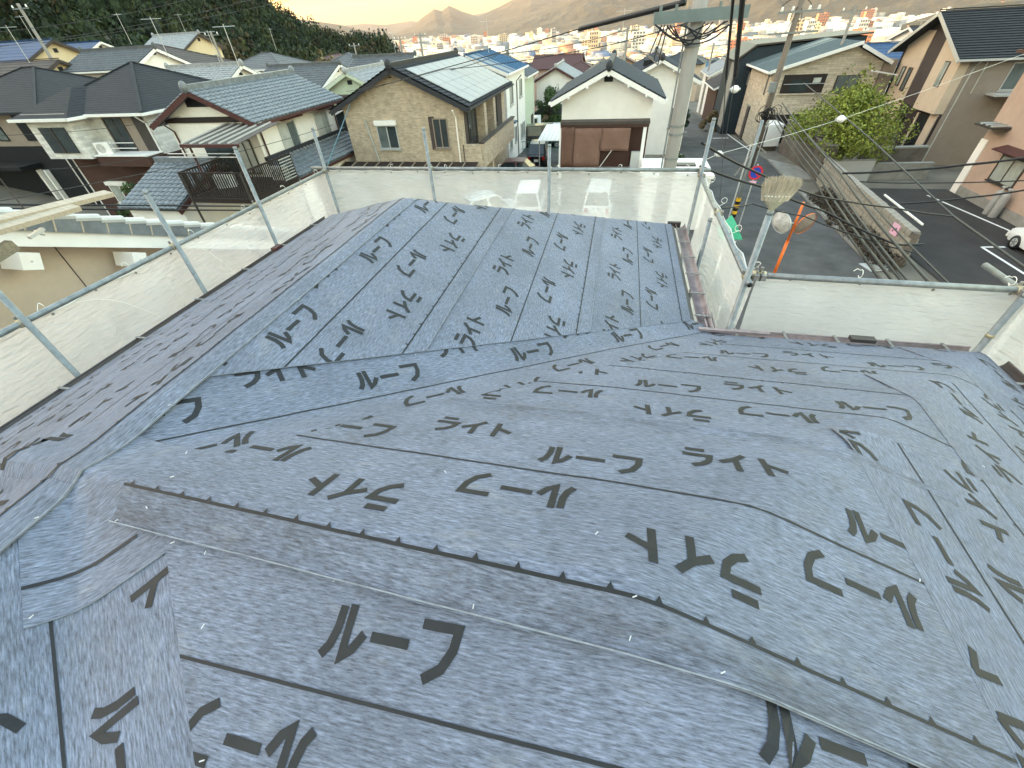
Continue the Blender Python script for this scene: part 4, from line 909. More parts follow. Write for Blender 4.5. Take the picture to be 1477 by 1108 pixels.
MB().bar(ll(10.7, 41.57, 4.62), ll(pkx+.12, 41.57, 6.16), .05, .2).obj('verge_board', 'white_paint', Lh); MB().bar(ll(18.55, 41.57, 4.95), ll(pkx+.15, 41.57, 6.0), .05, .2).obj('verge_board', 'white_paint', Lh); MB().bar(ll(10.66, 41.6, 4.6), ll(10.66, 49.5, 4.6), .1, .12).obj('gutter', 'white_paint', Lh)
Lh['_w'], Lh['_d'], Lh['_h'] = 7.0, 7.0, 5.4
lg = MB().box(ll(13.35, 41.99, 3.85), (2.9, .05, 1.15)).obj('loggia', 'darkbrown', Lh); MB().box(ll(13.1, 41.95, 3.75), (1.2, .04, .8)).obj('loggia_window', 'glass_dark', lg); MB().tube([ll(12.0, 41.9, 3.85), ll(14.8, 41.9, 3.85)], .02, 6).obj('clothes_pole', 'alu', lg); MB().box(ll(13.35, 41.95, 3.22), (3.0, .16, .08)).obj('loggia_sill', 'stone_beige', lg); MB().box(ll(14.2, 41.93, 4.05), (.5, .1, .3)).obj('air_vent', 'curtain', lg)
wn = MB().box(ll(16.25, 41.98, 3.75), (1.55, .06, 1.1)).obj('window', 'alu_dark', Lh); MB().box(ll(15.9, 41.94, 3.75), (.65, .03, 1.0)).obj('pane', 'glass_mid', wn); MB().box(ll(16.6, 41.94, 3.75), (.65, .03, 1.0)).obj('pane', 'glass_mid', wn)
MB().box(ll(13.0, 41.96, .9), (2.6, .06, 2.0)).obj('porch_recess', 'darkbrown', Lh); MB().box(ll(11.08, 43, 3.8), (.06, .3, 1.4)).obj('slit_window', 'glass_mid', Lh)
MB().box(ll(18.6, 43.2, 2.3), (.9, 2.4, 5.6)).obj('side_bay', 'beige_shade', Lh); MB().box(ll(19.06, 43, 3.6), (.05, 1.2, 1.2)).obj('window', 'glass_mid', Lh)
MB().bar(ll(17.4, 41.5, 4.55), ll(19.1, 41.5, 4.25), .3, .08).obj('canopy_edge', 'white_paint', Lh)
Kh = thing('dark_blue_house', 'dark slate-blue house with mono-pitch roof behind the stone-clad house', 'house', (14.5, 52, -1.0)); kb = np.array([14.5, 52, -1.0])
MB().prism([np.array(p)-kb for p in ((9.9, 49.8, -1), (19.5, 49.8, -1), (19.5, 49.8, 6.2), (11.2, 49.8, 5.75), (9.9, 49.8, 4.85))], (0, 6, 0)).obj('wall', 'navy_wall', Kh)
MB().prism([np.array(p)-kb for p in ((9.7, 49.6, 4.8), (11.15, 49.6, 5.85), (19.8, 49.6, 6.32), (19.8, 49.6, 6.42), (11.1, 49.6, 5.98), (9.6, 49.6, 4.92))], (0, 6.4, 0)).obj('roof', 'alu_dark', Kh)
MB().box(np.array((9.86, 51, 2.2))-kb, (.06, 2.0, 5.0)).obj('pale_flank', 'concrete', Kh)
for i in range(5): MB().box(np.array((11.2+.42*i, 49.77, 3.55))-kb, (.2, .06, .95)).obj('slit_window', 'concrete', Kh)
MB().box(np.array((12.1, 49.76, 4.05))-kb, (2.3, .1, .1)).obj('window_head', 'alu_dark', Kh)
# R: house with jettied beige gable
Rh = house('jettied_house', 'beige and umber house with ribbed dark roof and jettied gable bay', 19.35, 29.5, 34.8, 42.6, 0, 5.72, 25.5, 'x', 'gable', 'umber_wall', 'slate_dark', 'ribs', .45, .75, 'alu', wall2='plum_wall', z2=2.85)
rb = np.array([24.425, 38.7, 0])
def rl_(*p): return np.array(p, float)-rb
MB().prism([rl_(18.95, y, z) for y, z in ((34.75, 2.85), (37.3, 2.85), (37.3, 6.55), (34.75, 5.55))], (2.2, 0, 0)).obj('jetty_bay', 'beige_stucco', Rh)
MB().box(rl_(19.32, 36.6, 4.15), (.05, .01, .01)).obj('bay_corner', 'alu_dark', Rh)
wn = MB().box(rl_(18.94, 35.95, 4.75), (.05, .55, 1.25)).obj('window', 'alu_dark', Rh)
for k in (-1, 1): MB().box(rl_(18.91, 35.95+.13*k, 4.75), (.03, .2, 1.15)).obj('pane', 'glass_pale', wn)
MB().box(rl_(19.33, 40.9, 3.4), (.05, 2.6, 6.6)).obj('pale_strip', 'beige_stucco', Rh); window(Rh, 'W', -2.6, 4.2, .45, 1.1, 'alu_dark', 'glass_pale', 1, False, off=.05); window(Rh, 'W', -1.7, 4.1, .5, 1.3, 'alu_dark', 'glass_mid', 1, False, off=.05)
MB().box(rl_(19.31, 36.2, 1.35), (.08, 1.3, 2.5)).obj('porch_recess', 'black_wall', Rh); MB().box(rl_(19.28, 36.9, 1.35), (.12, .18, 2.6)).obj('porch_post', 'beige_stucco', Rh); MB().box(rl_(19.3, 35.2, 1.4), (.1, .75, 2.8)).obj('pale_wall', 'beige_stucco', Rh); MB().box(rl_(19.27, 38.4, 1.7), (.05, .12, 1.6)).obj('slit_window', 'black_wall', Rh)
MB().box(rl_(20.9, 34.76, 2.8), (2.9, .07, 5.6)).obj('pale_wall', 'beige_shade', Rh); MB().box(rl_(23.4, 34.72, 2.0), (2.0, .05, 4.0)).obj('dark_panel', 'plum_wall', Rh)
window(Rh, 'S', -1.9, 4.65, 1.9, 1.3, 'alu', ('glass_mid', 'glass_dark'), 2, True, off=.05); fbox(MB(), Rh, 'S', -.4, 3.85, 6.0, .1, 0, 1.0).obj('balcony_cap', 'alu', Rh); downpipe(Rh, 'S', -4.7, .1, 5.6, 'curtain')
MB().tube([rl_(20.2, 34.6, 3.9), rl_(20.2, 34.6, 5.4)], .03, 6).obj('drain_pipe', 'curtain', Rh)
gp_ = MB().box(rl_(18.0, 36.6, .85), (.5, 1.3, 1.7)).obj('gate_pier', 'concrete_old', Rh)
# P: pinkish stucco apartment
Ph = house('pink_apartment', 'pinkish-beige stucco apartment house beside the car park', 18.75, 27.5, 17.5, 29.2, 0, 6.3, 20, 'y', 'hip', 'pink_stucco', 'slate_brown', 'slate', .4, .4, 'maroon_trim')
window(Ph, 'W', -2.95, 1.75, 1.75, 1.15, 'alu_dark', ('glass_pale', 'glass_pale'), 2, True, 'maroon_trim'); window(Ph, 'W', 1.6, 1.75, 1.75, 1.15, 'alu_dark', ('glass_pale', 'glass_pale'), 2, True, 'maroon_trim'); window(Ph, 'W', -1.5, 4.6, 1.6, 1.2, 'alu_dark', 'glass_pale', 2, True, 'maroon_trim')
fbox(MB(), Ph, 'W', 0, .22, 11.5, .44, 0, .05).obj('plinth', 'concrete', Ph); fbox(MB(), Ph, 'W', -5.6, 1.3, .5, 2.6, .0, .06).obj('corner_panel', 'white_wall', Ph)
c0 = [face(Ph, 'W', -5.85+.0, 3.4, .0), face(Ph, 'W', -4.4, 3.4, 0)]
for k in range(6): fbox(MB(), Ph, 'W', -5.6+.2*k, 3.35-.0*k, .16, .05, 0, .75).obj('canopy_slat', 'alu' if k % 2 else 'metal_green', Ph)
fbox(MB(), Ph, 'W', -5.1, 3.28, 1.4, .08, 0, .8).obj('canopy', 'alu_dark', Ph)
# ================================================================ houses climbing the hill foot on the left
def antenna(H, x, y, z, rz=0.):
    a = MB().tube([(x, y, z-.4), (x, y, z+1.5)], .018, 5).obj('antenna_mast', 'alu', H)
    c, s = math.cos(rz), math.sin(rz); MB().tube([(x-.5*c, y-.5*s, z+1.4), (x+.5*c, y+.5*s, z+1.4)], .012, 4).obj('boom', 'alu', a)
    for k in range(5): MB().tube([(x+(-.4+.2*k)*c-.2*s, y+(-.4+.2*k)*s+.2*c, z+1.4), (x+(-.4+.2*k)*c+.2*s, y+(-.4+.2*k)*s-.2*c, z+1.4)], .007, 4).obj('rod', 'alu', a)
back = [
 ('tarp_roof_house', 'cream house with blue tarpaulin over its tiles, standing higher up the slope', -56.5, -49.6, 34.2, 41, 2.4, 7.65, 23, 'x', 'gable', 'sand_wall', 'blue_tarp', 'tarp'),
 ('tarp_roof_house', 'house with a blue tarpaulin roof half hidden behind grey roofs below the wood', -64, -56.2, 44.5, 50.5, 2.4, 7.7, 22, 'x', 'gable', 'cream_wall', 'blue_tarp', 'tarp'),
 ('pale_gable_house', 'pale gabled house with round vent just below the wooded hill', -57, -51, 53, 59, 1.5, 7.9, 23, 'x', 'gable', 'sand_wall', 'kawara_pale', 'kawara_lo'),
 ('cream_house', 'cream house with dark roof edge right behind the near-black house', -50, -43.2, 29.4, 35.2, 1.8, 6.5, 24, 'x', 'gable', 'sand_wall', 'slate_brown', 'slate_lo'),
 ('grey_gable_house', 'long grey-roofed house with white gable end and small vent', -43.2, -36.6, 32.6, 37.4, 1.4, 7.15, 22, 'x', 'gable', 'white_wall', 'grey_roof', 'kawara_lo'),
 ('brown_hip_house', 'broad brown-roofed house below the wood with roof antenna', -49.5, -41, 40, 48.2, 1.2, 6.75, 21, 'x', 'hip', 'maroon_trim', 'slate_brown', 'slate_lo'),
 ('pale_tile_house', 'house with weathered pale grey tiles and white gable beside dark hip roof', -33.4, -27.6, 30.2, 35.6, .2, 5.75, 23, 'x', 'gable', 'white_wall', 'kawara_pale', 'kawara'),
 ('rusty_roof_house', 'low house with rusty orange metal roof among grey roofs', -41.0, -36.2, 41, 45.5, .3, 5.75, 18, 'x', 'gable', 'cream_wall', 'rust_roof', 'metal'),
 ('grey_hip_house', 'white house with grey hip roof under the tree line, beside the rusty roof', -42.5, -35.6, 48.8, 54.5, .2, 6.0, 21, 'x', 'hip', 'white_wall', 'grey_roof', 'slate_lo'),
 ('slate_house', 'low slate-roofed house directly behind the glazed tile roof', -30.5, -24.2, 37.5, 43.5, 0, 5.25, 20, 'x', 'gable', 'cream_wall', 'grey_roof', 'kawara_lo'),
 ('slate_house', 'long slate-roofed house next to the pale green gable', -26.5, -20.6, 45.5, 52, -.4, 5.1, 22, 'x', 'gable', 'white_wall', 'grey_roof', 'kawara_lo'),
 ('slate_house', 'grey-roofed house at the foot of the wooded spur', -35, -28.5, 53, 60, -.3, 5.2, 22, 'x', 'hip', 'beige_stucco', 'grey_roof', 'slate_lo'),
 ('tarp_roof_house', 'small house with blue tarpaulin roof behind the stone-clad house', 24.5, 31, 58.5, 65, -1.4, 3.55, 24, 'x', 'gable', 'white_wall', 'blue_tarp', 'tarp'),
 ('modern_house', 'white modern house with dark flat-pitched roof behind the jettied house', 30.5, 37.5, 64, 71, -1.8, 5.0, 16, 'x', 'gable', 'white_wall', 'slate_dark', 'slate_lo'),
 ('street_house', 'white gabled house at the lower end of the street beside blue roof', 11.4, 15.4, 71, 78, -2.4, 2.2, 27, 'y', 'gable', 'white_wall', 'kawara_pale', 'kawara_lo'),
 ('street_house', 'brown timber house with tiled roof at the bend of the street', 10.6, 14.8, 60.5, 67, -1.8, 1.9, 24, 'y', 'gable', 'brown_siding', 'slate_brown', 'kawara_lo'),
 ('street_house', 'blue-roofed house below the brown timber house', 16, 22, 80, 88, -3.2, 1.9, 22, 'x', 'gable', 'white_wall', 'blue_tin', 'metal'),
]
for i, (nm, lab, x0, x1, y0, y1, zg, ev, pt, ax, kd, wm, rm, st) in enumerate(back):
    h = house(nm, lab, x0, x1, y0, y1, zg-.5, ev, pt, ax, kd, wm, rm, st, .45, .35, 'slate_brown' if wm in ('maroon_trim', 'sand_wall') else 'white_paint', group='houses of the hillside neighbourhood')
    for f in 'SE':
        L_ = (h['_w'] if f == 'S' else h['_d'])
        for k in (-1, 1): window(h, f, k*L_*.24, h['_h']-1.25, 1.2, 1.0, 'alu', 'glass_mid' if (i+k) % 2 else 'glass_dark', 2, False)
    if kd == 'gable' and ax == 'x': fbox(MB(), h, 'E', 0, h['_h']+.75, .35, .3, 0, .04).obj('gable_vent', 'black_wall', h)
    if i % 2 == 0: antenna(h, 1.0, .6, h['_h']+1.7, i*.7)
for H_, p in ((Dh, (-.5, .5, 7.4)), (Ch, (1.5, 1.2, 8.0)), (Fh, (.5, 1, 7.3)), (Hh, (.4, 2.0, 7.1)), (H2, (-.4, 1.5, 7.8)), (Bh, (-1, 1, 8.2))): antenna(H_, *p, .6)
# filler houses on the slope down to the city
combo = [('white_wall', 'grey_roof', 'slate_lo', 'small white house with grey roof on the slope below'), ('cream_wall', 'slate_brown', 'slate_lo', 'small cream house with brown roof on the slope below'), ('beige_stucco', 'kawara_dark', 'kawara_lo', 'small beige house with dark tile roof on the slope below'),
         ('white_wall', 'blue_tin', 'metal', 'small white house with blue metal roof on the slope below'), ('pink_stucco', 'maroon_trim', 'slate_lo', 'small pinkish house with maroon roof on the slope below'), ('sand_wall', 'kawara_pale', 'kawara_lo', 'small ochre house with pale tile roof on the slope below')]
rr = random.Random(11); protos = {}; spots = []
for gy_ in range(0, 26):
    yy = 82+gy_*11.5+gy_*gy_*.35
    for gx_ in range(-14, 26):
        xx = gx_*11.5+rr.uniform(-2, 2); y2 = yy+rr.uniform(-2, 2)
        az = math.degrees(math.atan2(xx, y2))
        if not (-31 < az < 30): continue
        if 1.5 < xx < 15 and y2 < 105: continue
        if hillz(xx, y2) > 1.5: continue
        if rr.random() < .25: continue
        spots.append((math.hypot(xx, y2), xx, y2))
spots.sort(); spots = spots[:170]
for d_, xx, y2 in spots:
    c = rr.randrange(6); k = (c, rr.choice(('gable', 'hip')))
    if k not in protos:
        wm, rm, st, lab = combo[c]
        h = house('slope_house', lab.replace(' on the slope', ', gabled, on the slope' if k[1] == 'gable' else ', hip-roofed, on the slope'), -3.6, 3.6, -3, 3, -1.5, 5.3, 24, 'x', k[1], wm, rm, 'flat' if st != 'metal' else 'metal', .4, .3, 'white_paint', group='houses on the slope down to the city', simple=True)
        for f in 'SE':
            for q in (-1.6, 1.6): window(h, f, q*(1 if f == 'S' else .8), 5.2, 1.2, 1.0, 'alu', 'glass_mid', 1, False)
        protos[k] = h; o = h
    else: o = copy_tree(protos[k])
    o.location = (xx, y2, float(ground(xx, y2))-1.0); o.rotation_euler = (0, 0, rr.choice((0, 1.57, 0, 1.57, .3, -.2))+rr.uniform(-.08, .08)); s_ = rr.uniform(.9, 1.25); o.scale = (s_, s_*rr.uniform(.9, 1.2), rr.uniform(.9, 1.1))
# ================================================================ trees and plants
def leafmat(name, col, var=.5):
    m = mat(name, col, .65, .25, .6, island=var, spec=.3); b = m.node_tree.nodes['Principled BSDF']
    return m
leafmat('leaf_bright', (.17, .20, .03), .5); leafmat('leaf_mid', (.05, .085, .025), .5); leafmat('leaf_dark', (.022, .04, .018), .55); leafmat('leaf_dry', (.13, .10, .05), .5)
mat('bark', (.10, .075, .055), .9, .3, 8, bump=.6, bscale=30)
def leaves(rs_, blobs, n, size, flat=.6):
    """leaf-sized quads spread through a set of ellipsoid clumps -> verts, faces (numpy)"""
    V = []; wts = np.array([b[1][0]*b[1][1] for b in blobs]); wts = wts/wts.sum()
    for (c, r_), w in zip(blobs, wts):
        k = max(4, int(n*w)); d = rs_.normal(size=(k, 3)); d /= np.linalg.norm(d, axis=1)[:, None]; rad = rs_.uniform(.55, 1.05, (k, 1))**.6
        p = np.array(c)+d*np.array(r_)*rad; nrm = d+rs_.normal(0, .55, (k, 3)); nrm /= np.linalg.norm(nrm, axis=1)[:, None]
        a = np.cross(nrm, rs_.normal(size=(k, 3))); a /= np.linalg.norm(a, axis=1)[:, None]; b = np.cross(nrm, a); s_ = size*rs_.uniform(.6, 1.35, (k, 1))
        V.append(np.stack([p-a*s_, p-b*s_*flat, p+a*s_, p+b*s_*flat], 1))
    V = np.concatenate(V).reshape(-1, 3); F = np.arange(len(V)).reshape(-1, 4); return V, F
def quickmesh(name, V, F, m, parent=None):
    me = bpy.data.meshes.new(name); me.vertices.add(len(V)); me.vertices.foreach_set('co', np.asarray(V, np.float32).ravel()); k = F.shape[1]
    me.loops.add(F.size); me.loops.foreach_set('vertex_index', F.astype(np.int32).ravel()); me.polygons.add(len(F)); me.polygons.foreach_set('loop_start', np.arange(0, F.size, k, dtype=np.int32)); me.polygons.foreach_set('loop_total', np.full(len(F), k, np.int32))
    me.update(calc_edges=True); me.materials.append(MATS[m]); o = bpy.data.objects.new(name, me); COL.objects.link(o)
    if parent: o.parent = parent
    return o
def tree(name, label, loc, h, rad, m, n=6000, size=.09, trunk=.14, seed=1, base=.35, nb=26, group=None, cat='tree'):
    rs_ = np.random.default_rng(seed); t = thing(name, label, cat, loc, 0, group); mb = MB()
    mb.tube([(0, 0, -.1), (.06, .03, h*.25), (-.03, .05, h*.5), (0, 0, h*.8)], [trunk, trunk*.8, trunk*.55, trunk*.2], 8); blobs = []
    for k in range(nb):
        a = rs_.uniform(0, 6.28); q = math.sqrt(rs_.uniform(0, 1)); zz = base+(1-base)*rs_.uniform(0, 1); w = math.sin(math.pi*min(1, max(.08, (zz-base)/(1-base)*.8+.2)))
        c = np.array([rad*q*w*math.cos(a)*.85, rad*q*w*math.sin(a)*.85, h*zz*.93]); rr_ = rad*rs_.uniform(.14, .32); blobs.append((c, (rr_, rr_, rr_*.8)))
        if k % 3 == 0: blobs.append((c+np.array([rs_.normal(0, .1), rs_.normal(0, .1), rr_*1.0]), (rr_*.35, rr_*.35, rr_*.9)))
        mb.tube([(0, 0, h*min(.7, zz*.55)), tuple(c*np.array([.55, .55, .85])), tuple(c)], [trunk*.4, trunk*.2, trunk*.06], 5)
    mb.obj('trunk', 'bark', t, True); V, F = leaves(rs_, blobs, n, size); tag(quickmesh('crown', V, F, m, t)); return t
tree('broadleaf_tree', 'bright green bushy tree behind the car park wall', (13.75, 32.6, .7), 4.0, 3.35, 'leaf_bright', 17000, .075, .16, 5, .18, 70)
tree('round_shrub', 'dense round green shrub behind the small white truck', (-7.6, 54.2, -1.2), 4.0, 2.3, 'leaf_mid', 7000, .10, .1, 6, .05, 30, cat='shrub')
p_ = atz(205, 300, 1.6); tree('garden_shrub', 'dark green garden shrub below the porch roof of the tiled house', (p_[0], p_[1], 0), 2.9, 1.5, 'leaf_mid', 4500, .07, .06, 8, .05, 20, cat='shrub')
for k, (px_, py_, d_, hh, rr_) in enumerate(((505, 95, 95, 7, 4.2), (525, 92, 110, 6, 3.6), (470, 100, 85, 5, 3.5), (540, 100, 130, 5.5, 3.4))):
    q = atd(px_, py_, d_); tree('spur_tree', ['tall dark tree at the tip of the wooded spur', 'rounded dark tree just off the tip of the wooded spur', 'olive-brown tree at the foot of the wood behind grey roofs', 'outermost small tree on the slope past the wooded spur'][k], (q[0], q[1], q[2]-hh*.75), hh, rr_, 'leaf_dark' if k != 2 else 'leaf_dry', 2600, .30, .2, 20+k, .15, 22)
p_ = atz(1012, 172, -.6); tree('street_shrub', 'dark shrub hanging over the street beside the white rear house', (5.6, 47.5, -.8), 3.2, 1.3, 'leaf_dark', 2500, .10, .07, 31, .05, 16, cat='shrub')
p_ = atz(1025, 160, 1); tree('dry_bush', 'reddish dry bush by the lower street', (9.4, 52.5, -1.2), 2.0, 1.1, 'leaf_dry', 1800, .09, .05, 32, .05, 12, cat='shrub'); tree('verge_bush', 'low green bush at the street edge behind the white store', (4.3, 33.5, -.1), 1.1, .9, 'leaf_mid', 1500, .07, .04, 33, .05, 10, cat='shrub')
# ================================================================ walls, kerbs and markings
W1 = thing('block_wall', 'weathered stone block wall between the street and the car park', 'wall', (12.05, 24.5, 0)); L0, L1 = np.array([11.75, 18.6]), np.array([12.35, 30.4]); dW = L1-L0; LWn = np.linalg.norm(dW); dW /= LWn; aW = math.atan2(dW[1], dW[0])
MB().bar((*(L0-[12.05, 24.5]), .72), (*(L1-[12.05, 24.5]), .72), .22, 1.40).obj('core', 'concrete_old', W1)
b0 = MB().box((0, 0, 0), (.385, .30, .225)).obj('block', 'stone_block', W1, bevel=.015); first = True; rk = random.Random(2)
for j in range(6):
    n_ = int(LWn/.4)
    for i in range(n_):
        c = L0+dW*(.2+.4*i+(.2 if j % 2 else 0))-[12.05, 24.5]
        if np.dot(c+[12.05, 24.5]-L0, dW) > LWn-.1: continue
        o = b0 if first else inst(b0, 'block', W1); first = False; o.location = (c[0]+rk.uniform(-.012, .012), c[1], .125+.24*j); o.rotation_euler = (rk.uniform(-.02, .02), 0, aW+rk.uniform(-.015, .015)); o.scale = (1, rk.uniform(.96, 1.06), 1)
MB().bar(atx(1276, 281, 12.2)-[12.05, 24.5, 0], atx(1331, 324, 12.2)-[12.05, 24.5, 0], .05, .06).obj('white_rail', 'white_paint', W1)
nb_ = thing('notice_board', 'pink notice sheet fixed on the stone block wall', 'sign', tuple(atx(1291, 331, 11.62))); MB().box((0, 0, 0), (.03, .5, .42), .05).obj('sheet', mat('pink_sheet', (.75, .42, .55), .6), nb_)
for k in range(3): MB().box((-.018, -.08+.08*k, .06-.07*k), (.006, .09, .045), .05).obj('mark', 'print_ink', nb_)
rs_ = np.random.default_rng(9); bl = [((11.3+rs_.uniform(-.25, .2)+.03*k, 18.6+.45*k, .25), (.42, .45, .35)) for k in range(21)]
bl += [((10.95+rs_.uniform(-.2, .2)+.03*k, 19+.55*k, .12), (.4, .5, .2)) for k in range(16)]; MATS['ivy_brown'] = leafmat('ivy_brown', (.06, .045, .03), .6)
V, F = leaves(rs_, bl, 9500, .06); tag(quickmesh('ground_ivy', V, F, 'ivy_brown'), 'dry brown ivy and weeds along the foot of the stone block wall', 'plants', kind='stuff')
for nm, lab, poly, h_, m_ in (('retaining_wall', 'dark streaked retaining wall below the bright green tree', [(12.4, 31), (12.4, 39.5), (13.0, 39.5), (13.0, 31)], 1.9, 'concrete_old'),
                              ('corrugated_fence', 'low grey corrugated fence at the end of the block wall', [(12.4, 30.6), (15.2, 30.9), (15.2, 31.0), (12.4, 30.75)], 1.15, 'alu'),
                              ('garden_wall', 'grey concrete garden wall across the back of the car park', [(13.2, 31.2), (18.6, 31.6), (18.6, 31.9), (13.2, 31.5)], .8, 'concrete'),
                              ('terrace_wall', 'long concrete terrace wall below the jettied house', [(15.5, 33.4), (19.2, 33.9), (19.2, 34.3), (15.5, 33.8)], 1.2, 'concrete_old'),
                              ('street_wall', 'brown retaining wall with pale coping along the lower street', [(11.0, 46), (12.0, 58), (12.8, 58), (11.8, 46)], 1.9, 'umber_wall'),
                              ('stone_slope', 'rough stone revetment at the street corner by the leaning pole', [(11.0, 40.2), (11.4, 45.5), (12.6, 45.5), (12.4, 40.2)], 1.3, 'concrete_old')):
    c = np.mean(poly, 0); t = thing(nm, lab, 'fence' if 'fence' in nm else 'wall', (c[0], c[1], 0)); zb = float(ground(*c))-.3
    MB().prism([(p[0]-c[0], p[1]-c[1], zb) for p in poly], (0, 0, h_-zb)).obj('body', m_, t); MB().prism([((p[0]-c[0])*1.02, (p[1]-c[1])*1.005, h_+.002) for p in poly], (0, 0, .08)).obj('coping', 'concrete', t)
tag(MB().prism([(11.3, 39.8, .1), (12.4, 40.0, .1), (12.35, 42.4, .1), (11.9, 42.4, .1)], (0, 0, 1.45)).obj('white_plinth', 'white_wall'), 'white painted wedge-shaped plinth by the leaning pole', 'plinth')
tag(MB().prism([(10.8, 31, .004), (12.3, 31, .004), (12.3, 34.0, .004), (10.8, 36, .004)], (0, 0, .10)).obj('white_apron', 'concrete'), 'pale concrete apron at the foot of the retaining wall', 'slab')
for nm, pts, w in (('road_marking', [(17.2, 28.3), (18.25, 22.4)], .12), ('road_marking', [(15.95, 21.1), (16.85, 21.2)], .12), ('road_marking', [(15.95, 21.1), (16.05, 16.2)], .12), ('road_marking', [(10.55, 40), (10.6, 60)], .12), ('road_marking', [(8.8, 47.0), (10.2, 47.1)], .2)):
    a, b = np.array(pts[0]), np.array(pts[1]); n_ = np.array([-(b-a)[1], (b-a)[0]]); n_ = n_/np.linalg.norm(n_)*w/2; k = 10
    tag(MB().grid([[(*(a+(b-a)*i/k+s*n_), float(ground(*(a+(b-a)*i/k)))+.022) for s in (-1, 1)] for i in range(k+1)]).obj(nm, 'paint_white'), kind='structure')
kb_ = MB().box((10.9, 24.5, .05), (.18, 12.5, .12)); tag(kb_.obj('kerb', 'concrete'), kind='structure')
q = atz(1263, 386, 0); mc = MB().box((q[0], q[1], .035), (.95, .7, .03), .25); tag(mc.obj('drain_cover', 'alu'), 'pale metal drain cover set beside the foot of the block wall', 'drain cover')
for k, y_ in enumerate((25.0, 25.42)):
    t = thing('gas_cylinder', 'grey gas cylinder standing against the pinkish apartment wall', 'gas cylinder', (18.42, y_, 0), 0, 'gas cylinders by the apartment')
    MB().lathe([(0, 0), (.17, 0), (.18, .05), (.18, .95), (.15, 1.07), (.06, 1.13), (0, 1.13)], n=14).obj('tank', mat('gas_grey', (.3, .29, .28), .5), t, True); MB().lathe([(.0, 1.12), (.035, 1.12), (.035, 1.25), (.10, 1.25), (.10, 1.30), (0, 1.30)], n=10).obj('valve', 'alu', t)
# carport roof, gate, mirror, rubbish cage, signs
cp = thing('carport', 'carport with white corrugated roof beside the screened house', 'carport', (-4.25, 33.9, 0)); 
for i in range(7): MB().prism([(-1.0+.29*i, -2.2, 2.15), (-.73+.29*i, -2.2, 2.15), (-.73+.29*i, 2.2, 2.4), (-1.0+.29*i, 2.2, 2.4)], (0, 0, .03)).obj('roof_panel', 'white_paint', cp)
for x in (-.9, .9):
    for y in (-2, 2): MB().tube([(x, y, -.1), (x, y, 2.17 if y < 0 else 2.4)], .04, 6).obj('post', 'alu', cp)
mr_ = thing('traffic_mirror', 'convex street mirrors on an orange post at the corner', 'mirror', (6.75, 17.15, 0)); mat('orange_post', (.75, .17, .03), .45, .12, 8); mat('mirror_back', (.25, .2, .17), .5, .25, 5, metal=.0)
MB().tube([(0, 0, 0), (.02, 0, 1.5)], .058, 12).obj('post', 'orange_post', mr_, True); MB().tube([(.02, 0, 1.5), (.04, 0, 2.95)], .045, 12).obj('upper_post', 'orange_post', mr_, True); MB().tube([(.018, 0, 1.47), (.02, 0, 1.53)], .066, 12).obj('collar', 'orange_post', mr_)
for k, (dx, dy, az_, z_) in enumerate(((-.42, .05, R(215), 2.2), (.42, .12, R(300), 2.15))):
    c = np.array([dx, dy, z_]); n_ = np.array([math.cos(az_), math.sin(az_), -.25]); n_ /= np.linalg.norm(n_); a = np.cross(n_, (0, 0, 1)); a /= np.linalg.norm(a); b = np.cross(a, n_)
    rows = [[c+n_*(.10*(1-(r_/.4)**2))+(a*math.cos(t)+b*math.sin(t))*r_ for t in np.linspace(0, 2*math.pi, 25)] for r_ in (.001, .15, .28, .38, .4)]
    d_ = MB().grid(rows).obj('mirror_disc', mat('mirror_face', (.5, .49, .47), .35, .4, 4, metal=.0) if k == 0 else 'mirror_back', mr_, True); rows = [[c-n_*.02*j+(a*math.cos(t)+b*math.sin(t))*(.415) for t in np.linspace(0, 2*math.pi, 25)] for j in (-1, 1)]
    MB().grid(rows).obj('rim', 'alu' if k == 0 else 'orange_post', d_); MB().tube([c-n_*.03, (.03, 0, z_)], .022, 6).obj('bracket', 'alu', mr_); MB().grid([[c-n_*.02+(a*math.cos(t)+b*math.sin(t))*r_ for t in np.linspace(0, 2*math.pi, 25)] for r_ in (.001, .4)]).obj('back_plate', 'mirror_back', d_)
q = atz(1050, 345, .6); rc = thing('rubbish_cage', 'grey rubbish box with green net lid at the kerb', 'rubbish box', (q[0], q[1], 0)); MB().box((0, 0, .4), (.75, 1.1, .75)).obj('box', mat('box_grey', (.16, .18, .19), .6), rc, bevel=.02); MB().prism([(-.42, -.5, .79), (.45, -.5, .79), (.1, -.3, 1.35)], (0, 1.2, .0)).obj('net_lid', mat('net_green', (.05, .36, .2), .7, .25, 12), rc); MB().box((.05, -.56, .66), (.3, .02, .16)).obj('label_plate', 'white_paint', rc)
sp_ = thing('street_pole', 'slim grey steel pole with a bracket arm and yellow-black guard', 'pole', (6.1, 22.7, 0)); MB().tube([(0, 0, 0), (0, 0, 4.6)], [.10, .07], 12).obj('shaft', 'galv', sp_, True); MB().tube([(-.25, -.2, 0), (-.22, -.2, 3.7)], .035, 8).obj('conduit', 'alu', sp_); MB().bar((0, 0, 3.7), (.55, 0, 3.35), .05, .05).obj('arm', 'steel_dull', sp_); MB().bar((0, 0, 3.3), (-.5, -.1, 2.4), .06, .06).obj('brace', 'steel_dull', sp_)
for k in range(6): MB().tube([(.0, 0, .5+.15*k), (.0, 0, .65+.15*k)], .115, 12).obj('guard_band', mat('guard_yellow', (.7, .38, .02), .5) if k % 2 else 'black_wall', sp_)
ns_ = thing('no_parking_sign', 'round blue no-parking sign with red ring and bar', 'sign', (6.45, 22.55, 2.15)); mat('sign_blue', (.02, .06, .4), .4); mat('sign_red', (.6, .03, .04), .4)
